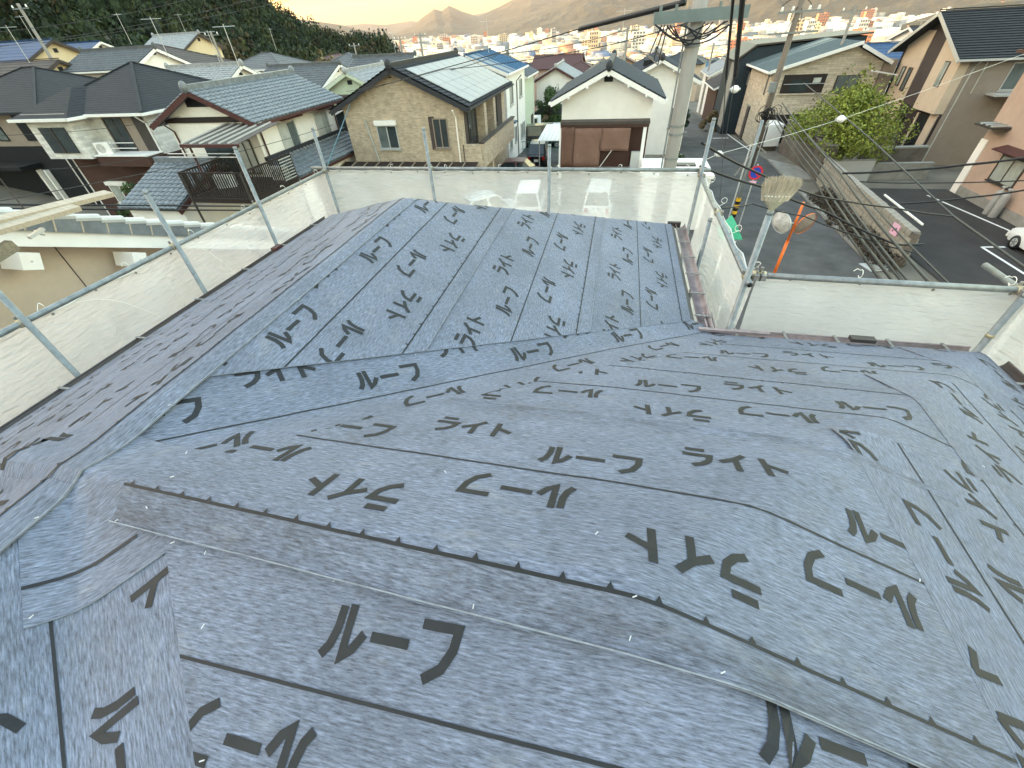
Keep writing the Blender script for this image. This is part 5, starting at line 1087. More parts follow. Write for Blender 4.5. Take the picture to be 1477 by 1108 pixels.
def disc(r0, r1, y, n=24): return MB().grid([[(r_*math.cos(t), y, .4+r_*math.sin(t)) for t in np.linspace(0, 2*math.pi, n+1)] for r_ in (r0, r1)])
disc(0.001, .30, 0).obj('face', 'sign_blue', ns_); disc(.225, .30, -.006).obj('ring', 'sign_red', ns_); MB().bar((-.17, -.006, .57), (.17, -.006, .23), .008, .06, up=(1, 0, 1)).obj('slash', 'sign_red', ns_); MB().tube([(0, .04, -2.15), (0, .04, .75)], .03, 8).obj('post', 'alu', ns_); disc(.001, .30, .012).obj('back', 'alu', ns_)
MB().box((0, -.005, -.02), (.3, .01, .14)).obj('sub_plate', 'pink_sheet', ns_)
# ================================================================ vehicles
for n_, c, r_ in (('paint_car_white', (.78, .78, .77), .25), ('paint_car_black', (.015, .016, .018), .2), ('paint_car_maroon', (.16, .07, .07), .3)): mat(n_, c, r_, .03, 2, spec=.6)
mat('lamp_glass', (.7, .7, .68), .15, .05, 6, spec=.7); mat('lamp_red', (.5, .02, .02), .25)
def wheel(V, x, y, r=.28):
    s = 1 if y > 0 else -1; w = MB().tube([(x, y-.09*s, r), (x, y+.09*s, r)], r, 18).obj('wheel', 'black_rubber', V, True); MB().tube([(x, y+.085*s, r), (x, y+.098*s, r)], r*.62, 12).obj('rim', 'alu', w)
    for k in range(5): t = 1.2566*k; MB().bar((x, y+.1*s, r), (x+r*.55*math.cos(t), y+.1*s, r+r*.55*math.sin(t)), .05, .012, up=(0, 1, 0)).obj('spoke', 'galv_dark', w)
def car(name, label, loc, rz, L, Wd, H, paint, kind='wagon', group=None):
    V = thing(name, label, 'car', loc, rz, group); h = Wd/2; zb = .2; belt = H*.56
    if kind == 'wagon': st = [(-L/2, .90, belt*.95), (-L/2+.12, 1, belt), (L*.18, 1, belt), (L*.33, .98, belt*.93), (L/2-.12, .93, belt*.85), (L/2, .84, belt*.62)]; cab = [(-L/2+.05, belt), (L*.34, belt*.95), (L*.20, H-.03), (-L*.05, H), (-L/2+.2, H-.05)]
    else: st = [(-L/2, .86, belt*.9), (-L/2+.15, .97, belt), (0, 1, belt), (L*.22, 1, belt*.97), (L/2-.2, .94, belt*.82), (L/2, .8, belt*.55)]; cab = [(-L/2+.12, belt), (L*.24, belt), (L*.06, H-.03), (-L*.12, H), (-L*.33, H-.07)]
    rows = []
    for x, w, zt in st: rows.append([(x, -h*w*.93, zb), (x, -h*w, zb+.25), (x, -h*w, zt-.18), (x, -h*w*.93, zt), (x, 0, zt+.03), (x, h*w*.93, zt), (x, h*w, zt-.18), (x, h*w, zb+.25), (x, h*w*.93, zb)])
    mb = MB().grid(rows); mb.f += [tuple(range(9))[::-1], tuple(range((len(st)-1)*9, len(st)*9))]
    b = mb.obj('body', paint, V, True); b.modifiers.new('s', 'EDGE_SPLIT').split_angle = R(38)
    lo, up = h*.93, h*.74; prof = [(x, z, lo if z < belt+.03 else up) for x, z in cab]
    mb = MB(); n = len(prof); mb.add([(x, -w, z) for x, z, w in prof]+[(x, w, z) for x, z, w in prof], [tuple(range(n)), tuple(range(n, 2*n))[::-1]]+[(i, n+i, n+(i+1) % n, (i+1) % n) for i in range(n)]); cb_ = mb.obj('cabin', paint, V)
    def P(i, s, f=0): x, z, w = prof[i]; return np.array([x, s*w, z])
    def pane(a, b_, c, d, nm, off=.012):
        m_ = (a+b_+c+d)/4; n_ = np.cross(b_-a, d-a); n_ /= np.linalg.norm(n_)
        if n_@(m_-np.array([0, 0, belt+.2])) < 0: n_ = -n_
        q = [m_+(p-m_)*.86+n_*off for p in (a, b_, c, d)]; MB().add(q, [(0, 1, 2, 3)]).obj(nm, 'glass_dark', V)
    pane(P(1, -1), P(1, 1), P(2, 1), P(2, -1), 'windscreen'); pane(P(0, -1), P(0, 1), P(n-1, 1), P(n-1, -1), 'rear_window')
    for s in (-1, 1):
        a, b_, c, d = P(0, s), P(1, s), P(2, s), P(n-1, s); m0, m1 = (a*.45+b_*.55), (d*.4+c*.6); pane(a, m0, m1, d, 'side_window'); pane(m0, b_, c, m1, 'side_window')
        for x in (-L*.32, L*.31): wheel(V, x, s*(h-.08))
        MB().box((L/2-.03, s*h*.62, belt*.62), (.08, .28, .13)).obj('headlight', 'lamp_glass', V); MB().box((-L/2+.0, s*h*.72, belt*.78), (.05, .16, .24)).obj('taillight', 'lamp_red', V); MB().box((L*.2, s*(h+.06), belt+.08), (.1, .14, .1)).obj('wing_mirror', paint, V)
    MB().box((-L/2-.01, 0, .35), (.1, Wd*.9, .18)).obj('bumper', paint, V); MB().box((L/2, 0, .35), (.1, Wd*.84, .18)).obj('bumper', paint, V); MB().box((-L/2-.02, 0, belt*.62), (.02, .33, .16)).obj('number_plate', 'white_paint', V)
    return V
q = atz(762, 270, 1.6); car('parked_car', 'white compact car behind the net, left of the middle scaffold post', (q[0], q[1]+.4, 0), R(95), 3.5, 1.5, 1.7, 'paint_car_white'); V_ = bpy.data.objects['parked_car']; V_['label'] = 'white compact car behind the net, between two others and facing the tan house'
q = atz(866, 268, 1.6); car('parked_car', 'white compact car behind the net in front of the screened house', (q[0], q[1]+.4, 0), R(88), 3.5, 1.5, 1.7, 'paint_car_white')
q = atz(690, 280, 1.4); car('parked_car', 'white car behind the net parked askew beside the tan house', (q[0]+.6, q[1], 0), R(40), 3.8, 1.6, 1.5, 'paint_car_white', 'hatch')
car('parked_car', 'silver-white car in a marked bay of the car park', (17.75, 19.75, 0), R(88), 4.2, 1.7, 1.5, 'paint_car_white', 'hatch')
car('parked_car', 'black box-shaped minivan parked behind the green rail', (-6.4, 42.6, -.38), R(8), 3.6, 1.6, 1.8, 'paint_car_black'); car('parked_car', 'black car parked beside the white corrugated carport', (-5.7, 35.2, 0), R(92), 3.6, 1.5, 1.6, 'paint_car_black', 'hatch'); car('parked_car', 'dull maroon car parked in front of the black car', (-6.15, 30.6, 0), R(2), 3.5, 1.5, 1.3, 'paint_car_maroon', 'hatch')
kt = thing('light_truck', 'small white flatbed truck parked by the round shrub', 'truck', (-7.5, 50.4, -.88), R(178)); kt.scale = (1.0, 1.0, 1.0)
mb = MB(); pr = [(1.7, .35), (1.7, .95), (1.3, 1.75), (.62, 1.8), (.55, .35)]; mb.prism([(x, -.7, z) for x, z in pr], (0, 1.4, 0)); mb.obj('cab', 'paint_car_white', kt, bevel=.04)
for s in (-1, 1): MB().prism([(x, s*.705, z) for x, z in ((1.5, 1.02), (1.22, 1.62), (.75, 1.65), (.75, 1.02))], (0, s*.008, 0)).obj('side_window', 'glass_dark', kt); [wheel(kt, x, s*.62, .26) for x in (1.15, -.95)]
MB().add([(1.71, -.6, 1.0), (1.71, .6, 1.0), (1.345, .58, 1.7), (1.345, -.58, 1.7)], [(0, 1, 2, 3)]).obj('windscreen', 'glass_dark', kt); MB().box((-.6, 0, .62), (2.2, 1.4, .10)).obj('bed', 'paint_car_white', kt)
for s in (-1, 1): MB().box((-.6, s*.69, .85), (2.2, .04, .42)).obj('bed_side', 'paint_car_white', kt); MB().box((1.7, s*.5, .7), (.05, .2, .15)).obj('headlight', 'lamp_glass', kt)
MB().box((-1.69, 0, .85), (.04, 1.4, .42)).obj('tailgate', 'paint_car_white', kt); MB().box((-.2, 0, .45), (2.8, .9, .16)).obj('chassis', 'galv_dark', kt)
gr = thing('green_rail', 'low green mesh rail in front of the black minivan', 'fence', (-6.2, 39.6, 0)); 
for z in (.25, .8): MB().tube([(-1.9, 0, z-.2), (1.9, .1, z-.2)], .025, 6).obj('rail', mat('rail_green', (.05, .16, .11), .5), gr)
for k in range(16): MB().tube([(-1.9+.25*k, .005*k, -.3), (-1.9+.25*k, .005*k, .6)], .012, 5).obj('bar', 'rail_green', gr)
# ================================================================ utility poles and cables
mat('pole_concrete', (.30, .285, .265), .85, .18, 1.5, bump=.2, bscale=60, stretch=(1, 1, .15)); mat('pole_brown', (.17, .14, .115), .85, .25, 2, stretch=(1, 1, .2)); mat('arm_steel', (.16, .2, .21), .5, .15, 4, metal=.4)
up = thing('utility_pole', 'pale concrete utility pole with steel crossarm just beyond the scaffold', 'utility pole', (1.18, 10.2, 0))
MB().tube([(0, 0, -.1), (0, 0, 11.6)], [.155, .115], 24).obj('shaft', 'pole_concrete', up, True)
for z in (5.9, 6.35, 6.5, 7.75, 7.9): MB().tube([(0, 0, z), (0, 0, z+.035)], .142, 24).obj('band', 'galv_dark', up)
ca_, cb_ = aty(943, 27, 10.05)-np.array([1.18, 10.2, 0]), aty(1080, 16, 10.05)-np.array([1.18, 10.2, 0]); CAZ = float(ca_[2]); MB().bar(ca_, cb_, .11, .17).obj('crossarm', 'arm_steel', up)
for x in (-.5, -.3, .25, .5): MB().tube([(x*1.3, -.15, CAZ+.08), (x*1.3, -.15, CAZ+.17)], .025, 8).obj('insulator_pin', 'arm_steel', up)
for k in range(6): MB().tube([(.155, -.05, 5.6+.4*k), (.2, -.05, 5.6+.4*k)], .012, 6).obj('step_bolt', 'galv_dark', up)
rk = np.random.default_rng(5)
for k in range(7):                                                # drooping service loops below the crossarm
    x0, x1 = rk.uniform(-.75, -.1), rk.uniform(-.05, .55); dz = rk.uniform(.05, .24); y_ = -.2-rk.uniform(0, .12)
    MB().tube([(x0+(x1-x0)*t, y_, CAZ-.1-dz*1.3*math.sin(math.pi*t)+.02*math.sin(9*t+k)) for t in np.linspace(0, 1, 15)], .013, 6).obj('service_loop', 'cable_black', up, True)
MB().tube([(-.17, -.1, 8.3), (-.18, -.1, 3.6)], .018, 6).obj('conduit', 'galv_dark', up)
for k in range(3): MB().tube([(-.6+.05*k, -.2, CAZ-.1), (-.66+.1*k, 1.6, 7.6-.1*k), (-.8+.15*k, 26+2*k, 6.6)], .012, 5).obj('service_drop', 'cable_black', up, True)
p2 = thing('utility_pole', 'brown leaning utility pole with porcelain insulators at the street bend', 'utility pole', (9.15, 33.8, 0))
MB().tube([(0, 0, -.2), (.05, 0, 5), (.12, 0, 10.4)], [.20, .17, .13], 16).obj('shaft', 'pole_brown', p2, True)
for z, w in ((7.1, 1.3), (8.0, 1.1), (8.75, .9)):
    ca = MB().bar((.1-w, -.15, z), (.1+w, -.15, z+.05), .09, .09).obj('crossarm', 'galv_dark', p2)
    for x in (-.9, -.35, .5, .95):
        if abs(x) < w: MB().lathe([(0, 0), (.07, 0), (.09, .05), (.05, .1), (.08, .15), (.03, .2), (0, .2)], (.1+x, -.15, z+.07), 8).obj('insulator', 'porcelain', p2, True)
for k in range(14): 
    c = rk.normal(0, .22, 3); MB().tube([(c[0]+.28*math.cos(t), -.25+c[1]*.4, 3.25+c[2]*.8+.28*math.sin(t)) for t in np.linspace(0, 6.2, 13)], .02, 5).obj('cable_coil', 'cable_black', p2, True)
MB().box((-.15, -.28, 4.6), (.35, .3, .5)).obj('junction_box', 'galv_dark', p2); MB().tube([(.25, -.2, .2), (.25, -.2, 3)], .03, 6).obj('conduit', 'alu', p2)
for k in range(4): MB().tube([(.05+.3*math.cos(t), -.1, 7.0+.75*math.sin(t)+.5*(k % 2)) if k < 2 else (-.1+.8*math.cos(t), -.1, 8.1+.5*math.sin(t)) for t in np.linspace(.2, 2.9, 11)], .018, 5).obj('jumper_wire', 'cable_black', p2)
def farpole(lab, px, py, d, h, r=.12, arms=2):
    q = atd(px, py, d); t = thing('utility_pole', lab, 'utility pole', (q[0], q[1], q[2]-h)); MB().tube([(0, 0, -3), (0, 0, h)], [r*1.3, r], 8).obj('shaft', 'pole_concrete', t)
    for k in range(arms):
        MB().bar((-.8, 0, h-.3-.7*k), (.8, 0, h-.3-.7*k), .08, .08).obj('crossarm', 'galv_dark', t)
        for x in (-.7, 0, .7): MB().lathe([(0, 0), (.07, .05), (.04, .18), (0, .18)], (x, 0, h-.26-.7*k), 6).obj('insulator', 'porcelain', t)
    return t
farpole('utility pole rising behind the solar roof, lower of a pair', 576, 52, 66, 8, .12); farpole('utility pole rising behind the solar roof, taller of a pair', 605, 47, 70, 9, .14, 4); farpole('utility pole in front of the dark wood on the upper slope', 25, 5, 58, 7, .11, 1); farpole('utility pole at the foot of the wood behind grey roofs', 303, 45, 60, 7, .1, 1); farpole('grey pole beside the wooded spur', 510, 62, 75, 7, .1, 1); farpole('pole standing beside the red apartment block', 1235, 8, 46, 6, .1, 1); farpole('pole in the lower street before the screened gable', 1030, 62, 75, 8, .12, 2); farpole('pole with coiled cable behind the screened house roof', 906, 38, 46, 6, .1, 2)
def cable(lab, pts, r, m='cable_black', sag=0., n=24, group=None, name='cable'):
    """pts: list of (px,py,dist) along the cable"""
    P_ = [atd(x, y, d) for x, y, d in pts]; seg = []
    for i in range(len(P_)-1):
        for j in range(n if i == len(P_)-2 else n):
            t = j/n; q = P_[i]*(1-t)+P_[i+1]*t; q = q-np.array([0, 0, sag*4*t*(1-t)]); seg.append(q)
    seg.append(P_[-1]); return tag(MB().tube(seg, r, 6).obj(name, m, smooth=True), lab, 'cable', group)
cable('thin overhead wire from the concrete pole to the tan brick house', [(990, 3, 10.4), (835, 42, 12.6), (700, 82, 16.5), (512, 134, 27)], .014)
cable('thick black cover sleeve on the overhead wire near the concrete pole', [(988, 3.5, 10.35), (836, 42, 12.55)], .05)
cable('slack telephone wire from the rear house roof to the solar house', [(906, 42, 42), (720, 78, 34), (560, 112, 26)], .022, 'cable_grey', .25)
cable('slack lower wire crossing in front of the solar panels', [(1000, 30, 10.5), (820, 76, 13.5), (640, 100, 18), (500, 132, 27)], .010, 'cable_black', .05)
cable('thick black insulated line dropping past the crossarm end', [(1074, -30, 8.2), (1060, 112, 10.6)], .038); cable('thinner black line dropping beside the thick insulated one', [(1060, -30, 8.2), (1047, 114, 10.8)], .022)
cable('thin wire running down from the thick insulated line to the street', [(1060, 112, 10.6), (1043, 225, 20), (1038, 290, 24)], .008, 'cable_grey'); cable('thin wire below the thinner black line towards the street', [(1047, 114, 10.8), (1040, 225, 19)], .008, 'cable_grey')
for k, (x0, y0, x1, y1, r_) in enumerate(((1128, 148, 1352, 420, .030), (1124, 156, 1322, 420, .026), (1121, 163, 1316, 424, .030), (1118, 168, 1300, 420, .034), (1117, 176, 1285, 424, .026), (1133, 158, 1385, 425, .018))):
    cable(['uppermost pale cable of the bundle from the leaning pole', 'second cable of the bundle from the leaning pole', 'middle cable of the bundle from the leaning pole', 'thick dark cable in the bundle from the leaning pole', 'lowest cable of the bundle from the leaning pole', 'thin wire beside the bundle from the leaning pole'][k], [(x0, y0, 34.6), ((x0*.62+x1*.38), (y0*.62+y1*.38), 19.5), (x1, y1, 9.5), (x1+90, y1+110, 7.5)], r_*.9, 'cable_black' if k in (3, 4) else 'cable_grey', .06)
cable('long grey cable with a joint, crossing above the car park wall', [(1160, 120, 36), (1255, 200, 24), (1375, 312, 16), (1477, 385, 12.5), (1600, 470, 10)], .024, 'cable_grey')
for k, (pts, r_) in enumerate((([(1012, 206, 8.2), (1085, 246, 9.5), (1180, 283, 12), (1290, 300, 14.5), (1375, 312, 16)], .020), ([(1010, 240, 8.2), (1095, 268, 9.6), (1190, 305, 11.5), (1290, 352, 12.6), (1332, 352, 13)], .022), ([(1040, 300, 9), (1085, 294, 10), (1160, 312, 11), (1250, 345, 12.3), (1325, 366, 13)], .013), ([(1215, 250, 20), (1300, 246, 20), (1390, 238, 20), (1490, 226, 20)], .036), ([(1240, 262, 21), (1330, 264, 21), (1490, 260, 21)], .018), ([(1300, 294, 17), (1400, 285, 17), (1490, 272, 17)], .022))):
    cable(['black cable drooping from the scaffold corner to the cable joint', 'thick black cable drooping over the street to the bundle', 'thin black cable drooping below the broom to the bundle', 'thick dark cable in front of the pinkish apartment window', 'thin cable below the thick one before the apartment', 'black cable crossing the car park towards the apartment'][k], pts, r_, sag=.02)
ws = [(1005, 236, 16), (1037, 222, 17), (1130, 197, 20), (1213, 172, 23), (1330, 132, 24), (1477, 78, 25), (1550, 50, 25)]; cable('thin white guy wire carrying round white insulators', ws, .006, 'cable_ties')
for k, (x, y, d) in enumerate(((1037, 222, 17), (1213, 172, 23), (1060, 129, 12.5))):
    q = atd(x, y, d); t = thing('ball_insulator', ['white ball insulator over the street near the scaffold', 'white ball insulator in front of the green tree', 'white ball insulator below the thick insulated line'][k], 'insulator', tuple(q)); s_ = d/17*.11 if k < 2 else .09; MB().sphere((0, 0, 0), (s_, s_, s_*.85), 14, 10).obj('ball', 'porcelain', t, True); MB().tube([(-s_*1.25, 0, 0), (s_*1.25, 0, 0)], s_*.3, 8).obj('clip', 'alu', t)
for k, (a, b) in enumerate((((-60, 52, 48), (330, -20, 70)), ((-60, 75, 48), (420, -18, 75)), ((60, 62, 45), (520, -30, 80)), ((0, 290, 14), (480, 180, 22)), ((60, 245, 20), (300, 205, 20)), ((-20, 196, 26), (260, 168, 26)))):
    cable(['upper wire sagging across the dark wood', 'middle wire sagging across the dark wood', 'lowest wire sagging across the dark wood', 'wire passing below the balcony of the tiled house', 'thin wire crossing the brown lower storey', 'thin wire in front of the two dark hip roofs'][k], [a, b], .018 if k < 3 else .009, 'cable_grey', .5 if k < 3 else .15)
cable('blue-grey service wire bundle at the tan house corner', [(505, 150, 27), (472, 240, 21)], .022, mat('cable_teal', (.06, .14, .17), .5))
# long horizontal cables in front of the tiled house foot
for k, y0 in enumerate((300, 306)): cable(['upper of two dark cables passing at the foot of the balcony', 'lower of two dark cables passing at the foot of the balcony'][k], [(-20, y0-5, 13), (420, y0-2, 15.5)], .02)
# ================================================================ wooded hill
def wood():
    rs_ = np.random.default_rng(12); n = 0; VV, FF, CC = [], [], []; off = 0
    protoV = []
    for k in range(8):
        conif = k % 3 == 0; bl = []
        for j in range(11):
            z = j/10
            if conif: r_ = (1-z)*.42+.1; bl.append(((rs_.normal(0, .08), rs_.normal(0, .08), .15+.85*z), (r_, r_, .12)))
            else:
                a = rs_.uniform(0, 6.28); q = rs_.uniform(0, .42); bl.append(((q*math.cos(a), q*math.sin(a), rs_.uniform(.35, .85)), (rs_.uniform(.22, .36),)*2+(rs_.uniform(.18, .28),)))
        V, F = leaves(rs_, bl, 420, .05, .7); 
        # opaque heart so that the crowns do not show the soil through
        ico = np.array([(math.sin(a)*math.cos(b), math.sin(a)*math.sin(b), math.cos(a)) for a in np.linspace(.05, 3.09, 5) for b in np.linspace(0, 6.283, 8)[:-1]])
        hv = ico*np.array([.22, .22, .34])+[0, 0, .5]; hf = np.array([(i*7+j, i*7+(j+1) % 7, (i+1)*7+(j+1) % 7, (i+1)*7+j) for i in range(4) for j in range(7)])
        protoV.append((np.concatenate([V, hv]), np.concatenate([F, hf+len(V)])))
    pts = []
    for _ in range(3600):
        az = rs_.uniform(-66, -25.0); f = np.interp(az, HAZ, HDF); c = np.interp(az, HAZ, HDC)
        d = math.sqrt(rs_.uniform((f+1)**2, (c+25)**2)); x, y = d*math.sin(R(az)), d*math.cos(R(az))
        if rs_.uniform() < .62+.0*d: pts.append((x, y))
    for x, y in pts:
        V, F = protoV[rs_.integers(8)]; h = rs_.uniform(5.0, 9.5); w = h*rs_.uniform(.55, .85); a = rs_.uniform(0, 6.28); ca, sa = math.cos(a), math.sin(a)
        P_ = np.stack([(V[:, 0]*ca-V[:, 1]*sa)*w+x, (V[:, 0]*sa+V[:, 1]*ca)*w+y, V[:, 2]*h+float(ground(x, y))-h*.12], 1)
        t = rs_.choice(4, p=[.42, .3, .18, .10]); col = np.array([(.012, .021, .009), (.022, .034, .012), (.042, .050, .016), (.055, .042, .018)])[t]*rs_.uniform(.75, 1.25)
        VV.append(P_); FF.append(F+off); off += len(P_); CC.append(np.tile(np.append(col, 1), (len(P_), 1)))
    m = bpy.data.materials.new('forest_leaf'); m.use_nodes = True; t = m.node_tree; b = t.nodes['Principled BSDF']; at_ = t.nodes.new('ShaderNodeAttribute'); at_.attribute_name = 'tint'
    g = t.nodes.new('ShaderNodeNewGeometry'); mr = t.nodes.new('ShaderNodeMapRange'); mr.inputs[3].default_value = .6; mr.inputs[4].default_value = 1.5; t.links.new(g.outputs['Random Per Island'], mr.inputs[0]); vm = t.nodes.new('ShaderNodeVectorMath'); vm.operation = 'SCALE'; t.links.new(at_.outputs['Color'], vm.inputs[0]); t.links.new(mr.outputs[0], vm.inputs['Scale']); t.links.new(vm.outputs[0], b.inputs['Base Color']); b.inputs['Roughness'].default_value = .7; b.inputs['Specular IOR Level'].default_value = .2
    MATS['forest_leaf'] = m; o = quickmesh('wood', np.concatenate(VV), np.concatenate(FF), 'forest_leaf'); ca_ = o.data.color_attributes.new('tint', 'FLOAT_COLOR', 'POINT'); ca_.data.foreach_set('color', np.concatenate(CC).astype(np.float32).ravel())
    tag(o, 'dense dark green wood covering the hill behind the roofs', 'wood', kind='stuff'); print('wood trees', len(pts))
wood()
# ================================================================ mountains round the basin
mat('mountain_wood', (.05, .05, .036), .95, .45, .006, bump=.8, bscale=.02)
MATS['mountain_wood'].node_tree.nodes['Bump'].inputs['Distance'].default_value = 25
from mathutils import noise as mn
def mountain(azs, els, dc, db, seed, zb=-46, rough=1.):
    A_ = np.arange(azs[0], azs[-1]+.01, .11); T_ = np.concatenate([np.linspace(0, 1, 40), np.linspace(1.03, 1.5, 8)]); P_ = []
    for t in T_:
        row = []; d = db+(dc-db)*t
        for az in A_:
            el = np.interp(az, azs, els); zc = CZ+dc*math.tan(R(el)); e = 1-abs(1-t)**1.2 if t <= 1 else 1-(t-1)*.8
            x, y = d*math.sin(R(az)), d*math.cos(R(az)); q = Vector((x/620+seed*7.1, y/620, seed*3.3))
            rg = mn.ridged_multi_fractal(q, .9, 2.1, 6, 1., 2.)*.5-.62; w = math.sin(math.pi*min(t, 1)*.92)**.8
            z = zb+(zc-zb)*max(0, e+.42*rg*w*rough)
            row.append((x, y, z))
        P_.append(row)
    return tag(MB().grid(P_).obj('mountain', 'mountain_wood', smooth=True), kind='structure')
mountain([-19, -16, -13.5, -10, -7, -5, -2, 2, 8, 14, 20, 28, 36, 48, 60], [-.75, -.35, .25, .85, 1.4, 1.9, 2.5, 3.0, 3.8, 4.6, 5.2, 5.5, 5.3, 5, 4.6], 3900, 2500, 2)
mountain([-27, -24.5, -22.5, -21, -19.9, -19.2, -18.4, -17, -15.5, -13.6, -12, -10, -6, 0], [-.4, -.1, .35, 1.15, 1.65, 1.45, 1.85, 1.25, .85, 1.45, 1.95, 2.3, 2.6, 2.6], 5200, 3900, 4, rough=.6)
mountain([-60, -45, -38, -34, -31.5, -29.5, -28, -26, -24, -21], [3, 3, 2.2, 1.5, 1.15, .85, .45, .1, -.25, -.5], 4300, 3300, 7, rough=.6)
mountain([-40, -30, -27, -25, -22.5, -20, -16, -12, -8], [.8, .75, .8, .6, .8, .55, 1.0, 1.4, 1.5], 7600, 6600, 9, rough=.4)
mountain([23.5, 26, 28, 30, 33, 38, 44], [-1.5, -.75, -.45, -.4, -.35, -.3, -.3], 1250, 1050, 12, -44, .3)
# ================================================================ the city in the basin
def city_mat():
    m = bpy.data.materials.new('city_facade'); m.use_nodes = True; t = m.node_tree; b = t.nodes['Principled BSDF']; L = t.links.new; N = t.nodes.new
    g = N('ShaderNodeNewGeometry'); cr = N('ShaderNodeValToRGB'); cr.color_ramp.interpolation = 'CONSTANT'; L(g.outputs['Random Per Island'], cr.inputs[0])
    cols = [(0, (.62, .6, .56)), (.22, (.7, .68, .64)), (.36, (.55, .47, .36)), (.5, (.42, .36, .3)), (.60, (.6, .44, .28)), (.70, (.3, .3, .31)), (.80, (.16, .17, .18)), (.88, (.4, .2, .13)), (.93, (.68, .66, .6)), (.97, (.12, .17, .28))]
    while len(cr.color_ramp.elements) < len(cols): cr.color_ramp.elements.new(.5)
    for e, (p, c) in zip(cr.color_ramp.elements, cols): e.position = p; e.color = (*c, 1)
    tc = N('ShaderNodeTexCoord'); sp = N('ShaderNodeSeparateXYZ'); L(tc.outputs['Object'], sp.inputs[0]); ad = N('ShaderNodeMath'); ad.operation = 'ADD'; L(sp.outputs[0], ad.inputs[0]); L(sp.outputs[1], ad.inputs[1]); cb = N('ShaderNodeCombineXYZ'); L(ad.outputs[0], cb.inputs[0]); L(sp.outputs[2], cb.inputs[1])
    br = N('ShaderNodeTexBrick'); br.inputs['Scale'].default_value = 1; br.inputs['Brick Width'].default_value = 3.6; br.inputs['Row Height'].default_value = 3.0; br.inputs['Mortar Size'].default_value = .85; br.inputs['Mortar Smooth'].default_value = 0; br.offset = 0; L(cb.outputs[0], br.inputs[0])
    nz = N('ShaderNodeSeparateXYZ'); L(g.outputs['Normal'], nz.inputs[0]); lt = N('ShaderNodeMath'); lt.operation = 'LESS_THAN'; lt.inputs[1].default_value = .5; L(nz.outputs[2], lt.inputs[0])
    inv = N('ShaderNodeMath'); inv.operation = 'SUBTRACT'; inv.inputs[0].default_value = 1; L(br.outputs[1], inv.inputs[1]); mu = N('ShaderNodeMath'); mu.operation = 'MULTIPLY'; L(inv.outputs[0], mu.inputs[0]); L(lt.outputs[0], mu.inputs[1])
    mx = N('ShaderNodeMix'); mx.data_type = 'RGBA'; L(mu.outputs[0], mx.inputs[0]); L(cr.outputs[0], mx.inputs[6]); mx.inputs[7].default_value = (.05, .055, .06, 1); L(mx.outputs[2], b.inputs['Base Color']); b.inputs['Roughness'].default_value = .7; MATS['city_facade'] = m
city_mat()
def boxes_np(B):
    """B rows: x,y,z0,w,d,h,rot -> verts, faces"""
    c = np.array([(-1, -1, 0), (1, -1, 0), (1, 1, 0), (-1, 1, 0), (-1, -1, 1), (1, -1, 1), (1, 1, 1), (-1, 1, 1)], float); B = np.array(B); n = len(B)
    X = c[None, :, 0]*B[:, 3:4]/2; Y = c[None, :, 1]*B[:, 4:5]/2; Z = c[None, :, 2]*B[:, 5:6]; cs, sn = np.cos(B[:, 6:7]), np.sin(B[:, 6:7])
    V = np.stack([B[:, 0:1]+X*cs-Y*sn, B[:, 1:2]+X*sn+Y*cs, B[:, 2:3]+Z], 2).reshape(-1, 3)
    f = np.array([(4, 5, 6, 7), (0, 1, 5, 4), (1, 2, 6, 5), (2, 3, 7, 6), (3, 0, 4, 7)]); F = (f[None]+8*np.arange(n)[:, None, None]).reshape(-1, 4); return V, F
rc_ = np.random.default_rng(21); B = []; big = []
for k in range(15000):
    az = rc_.uniform(-32, 44); d = 560*math.exp(rc_.uniform(0, 1)*math.log(6.2)) if rc_.uniform() < .75 else rc_.uniform(560, 3500)
    x, y = d*math.sin(R(az)), d*math.cos(R(az)); 
    if abs(math.sin(d*.013+az*.3)) < .06: continue
    w, dp, h = rc_.uniform(7, 17), rc_.uniform(7, 16), rc_.uniform(4.5, 9)
    u = rc_.uniform()
    if u > .90: w, dp, h = rc_.uniform(14, 40), rc_.uniform(10, 18), rc_.uniform(9, 20)
    elif u > .985: h = rc_.uniform(20, 45)
    if d < 900: h = min(h, 13)
    rot = .25+.35*math.sin(x*.0013+y*.0009)+rc_.choice((0, math.pi/2))
    B.append((x, y, float(ground(x, y))-.5, w, dp, h, rot))
V, F = boxes_np(B); tag(quickmesh('city', V, F, 'city_facade'), 'sunlit city of countless small buildings filling the basin', 'city', kind='stuff')
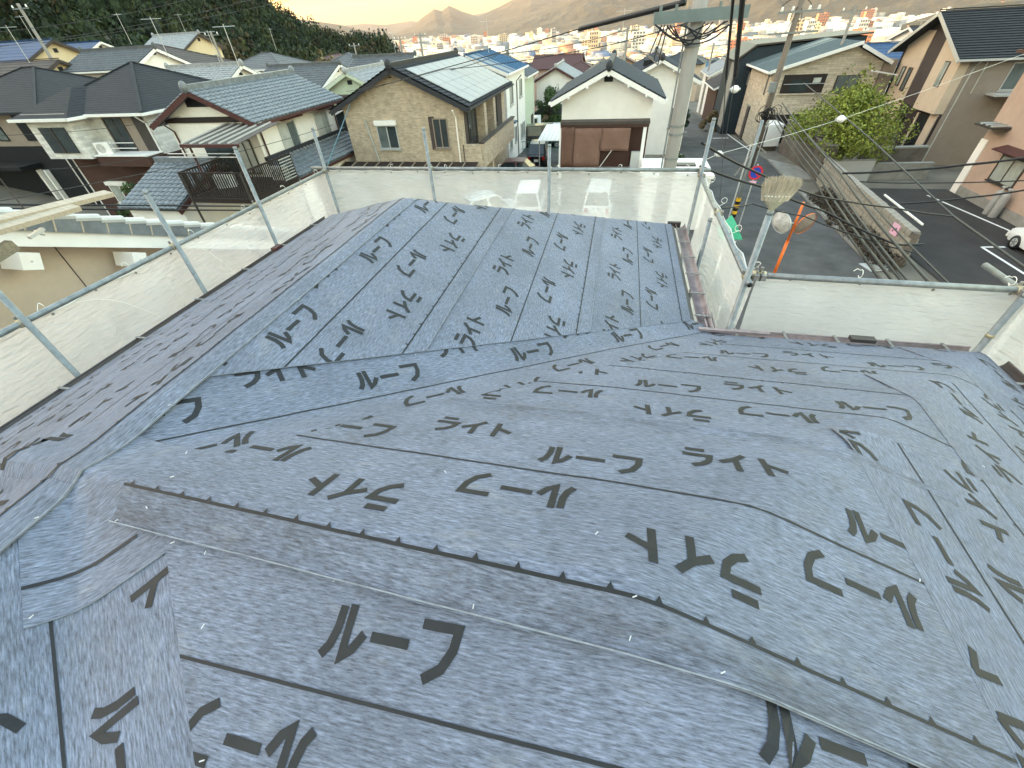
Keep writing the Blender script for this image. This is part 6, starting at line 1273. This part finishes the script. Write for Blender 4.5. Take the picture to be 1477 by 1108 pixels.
# taller blocks one can tell apart, with floor bands
for n_, c in (('tower_white', (.66, .64, .6)), ('tower_cream', (.6, .5, .36)), ('tower_brick', (.5, .2, .12)), ('tower_grey', (.36, .36, .37))): mat(n_, c, .8, .06, .1)
mat('tower_window', (.10, .10, .11), .4, .2, .2)
def block(name, lab, az, d, w, dp, h, m, rot=.2, floors=None, bays=None, group=None):
    x, y = d*math.sin(R(az)), d*math.cos(R(az)); t = thing(name, lab, 'building', (x, y, float(ground(x, y))), rot, group); MB().box((0, 0, h/2), (w, dp, h)).obj('wall', m, t); floors = floors or max(3, int(h/3)); bays = bays or max(2, int(w/5))
    fh = h/floors
    for f in range(floors):
        MB().box((0, -dp/2-.5, fh*(f+.12)), (w+.02, 1.0, fh*.24)).obj('balcony', m, t)
        wn_ = None
        for b_ in range(bays):
            if wn_ is None and f == 0 and b_ == 0: block.w = MB().box((0, 0, 0), (w/bays*.62, .2, fh*.52)).obj('window', 'tower_window', t); o = block.w
            else: o = inst(block.w, 'window', t)
            o.location = (-w/2+w/bays*(b_+.5), -dp/2-.06, fh*(f+.58))
    MB().box((w*.2, 0, h+1), (w*.18, dp*.5, 2)).obj('lift_housing', m, t); return t
block('apartment_block', 'broad brick-red apartment block with regular balconies beyond the stone-clad house', 19.6, 640, 46, 14, 30, 'tower_brick', -.25, 9, 12); block('apartment_block', 'narrower red-brown apartment block seen past the hanging black lines', 11.0, 660, 22, 14, 27, 'tower_brick', -.1, 9, 6); block('apartment_block', 'dull pinkish apartment slab next to the red-brown block', 13.1, 680, 26, 14, 27, 'tower_grey', -.1, 9, 7)
tw = random.Random(6); kinds = [('tower_white', 'white'), ('tower_cream', 'cream'), ('tower_grey', 'grey'), ('tower_brick', 'reddish')]
for k in range(46):
    az = tw.uniform(-24, 32); d = tw.uniform(950, 2600); m_, cn = tw.choice(kinds); h = tw.uniform(18, 40); w = tw.uniform(12, 30)
    t = block('city_tower', f'{cn} {"slab" if w > 21 else "tower"} block rising from the distant city', az, d, w, 12, h, m_, tw.uniform(-.4, .4), 6, 4, 'taller blocks in the city')
# ================================================================ air
hz = bpy.data.materials.new('haze'); hz.use_nodes = True; t = hz.node_tree; t.nodes.remove(t.nodes['Principled BSDF']); pv = t.nodes.new('ShaderNodeVolumePrincipled'); pv.inputs['Color'].default_value = (.97, .9, .91, 1); pv.inputs['Density'].default_value = .00005; pv.inputs['Anisotropy'].default_value = .2; t.links.new(pv.outputs[0], t.nodes['Material Output'].inputs['Volume']); MATS['haze'] = hz
tag(MB().box((0, 0, 260), (26000, 26000, 660)).obj('haze', 'haze'), 'thin warm haze filling the valley', 'haze', kind='stuff')
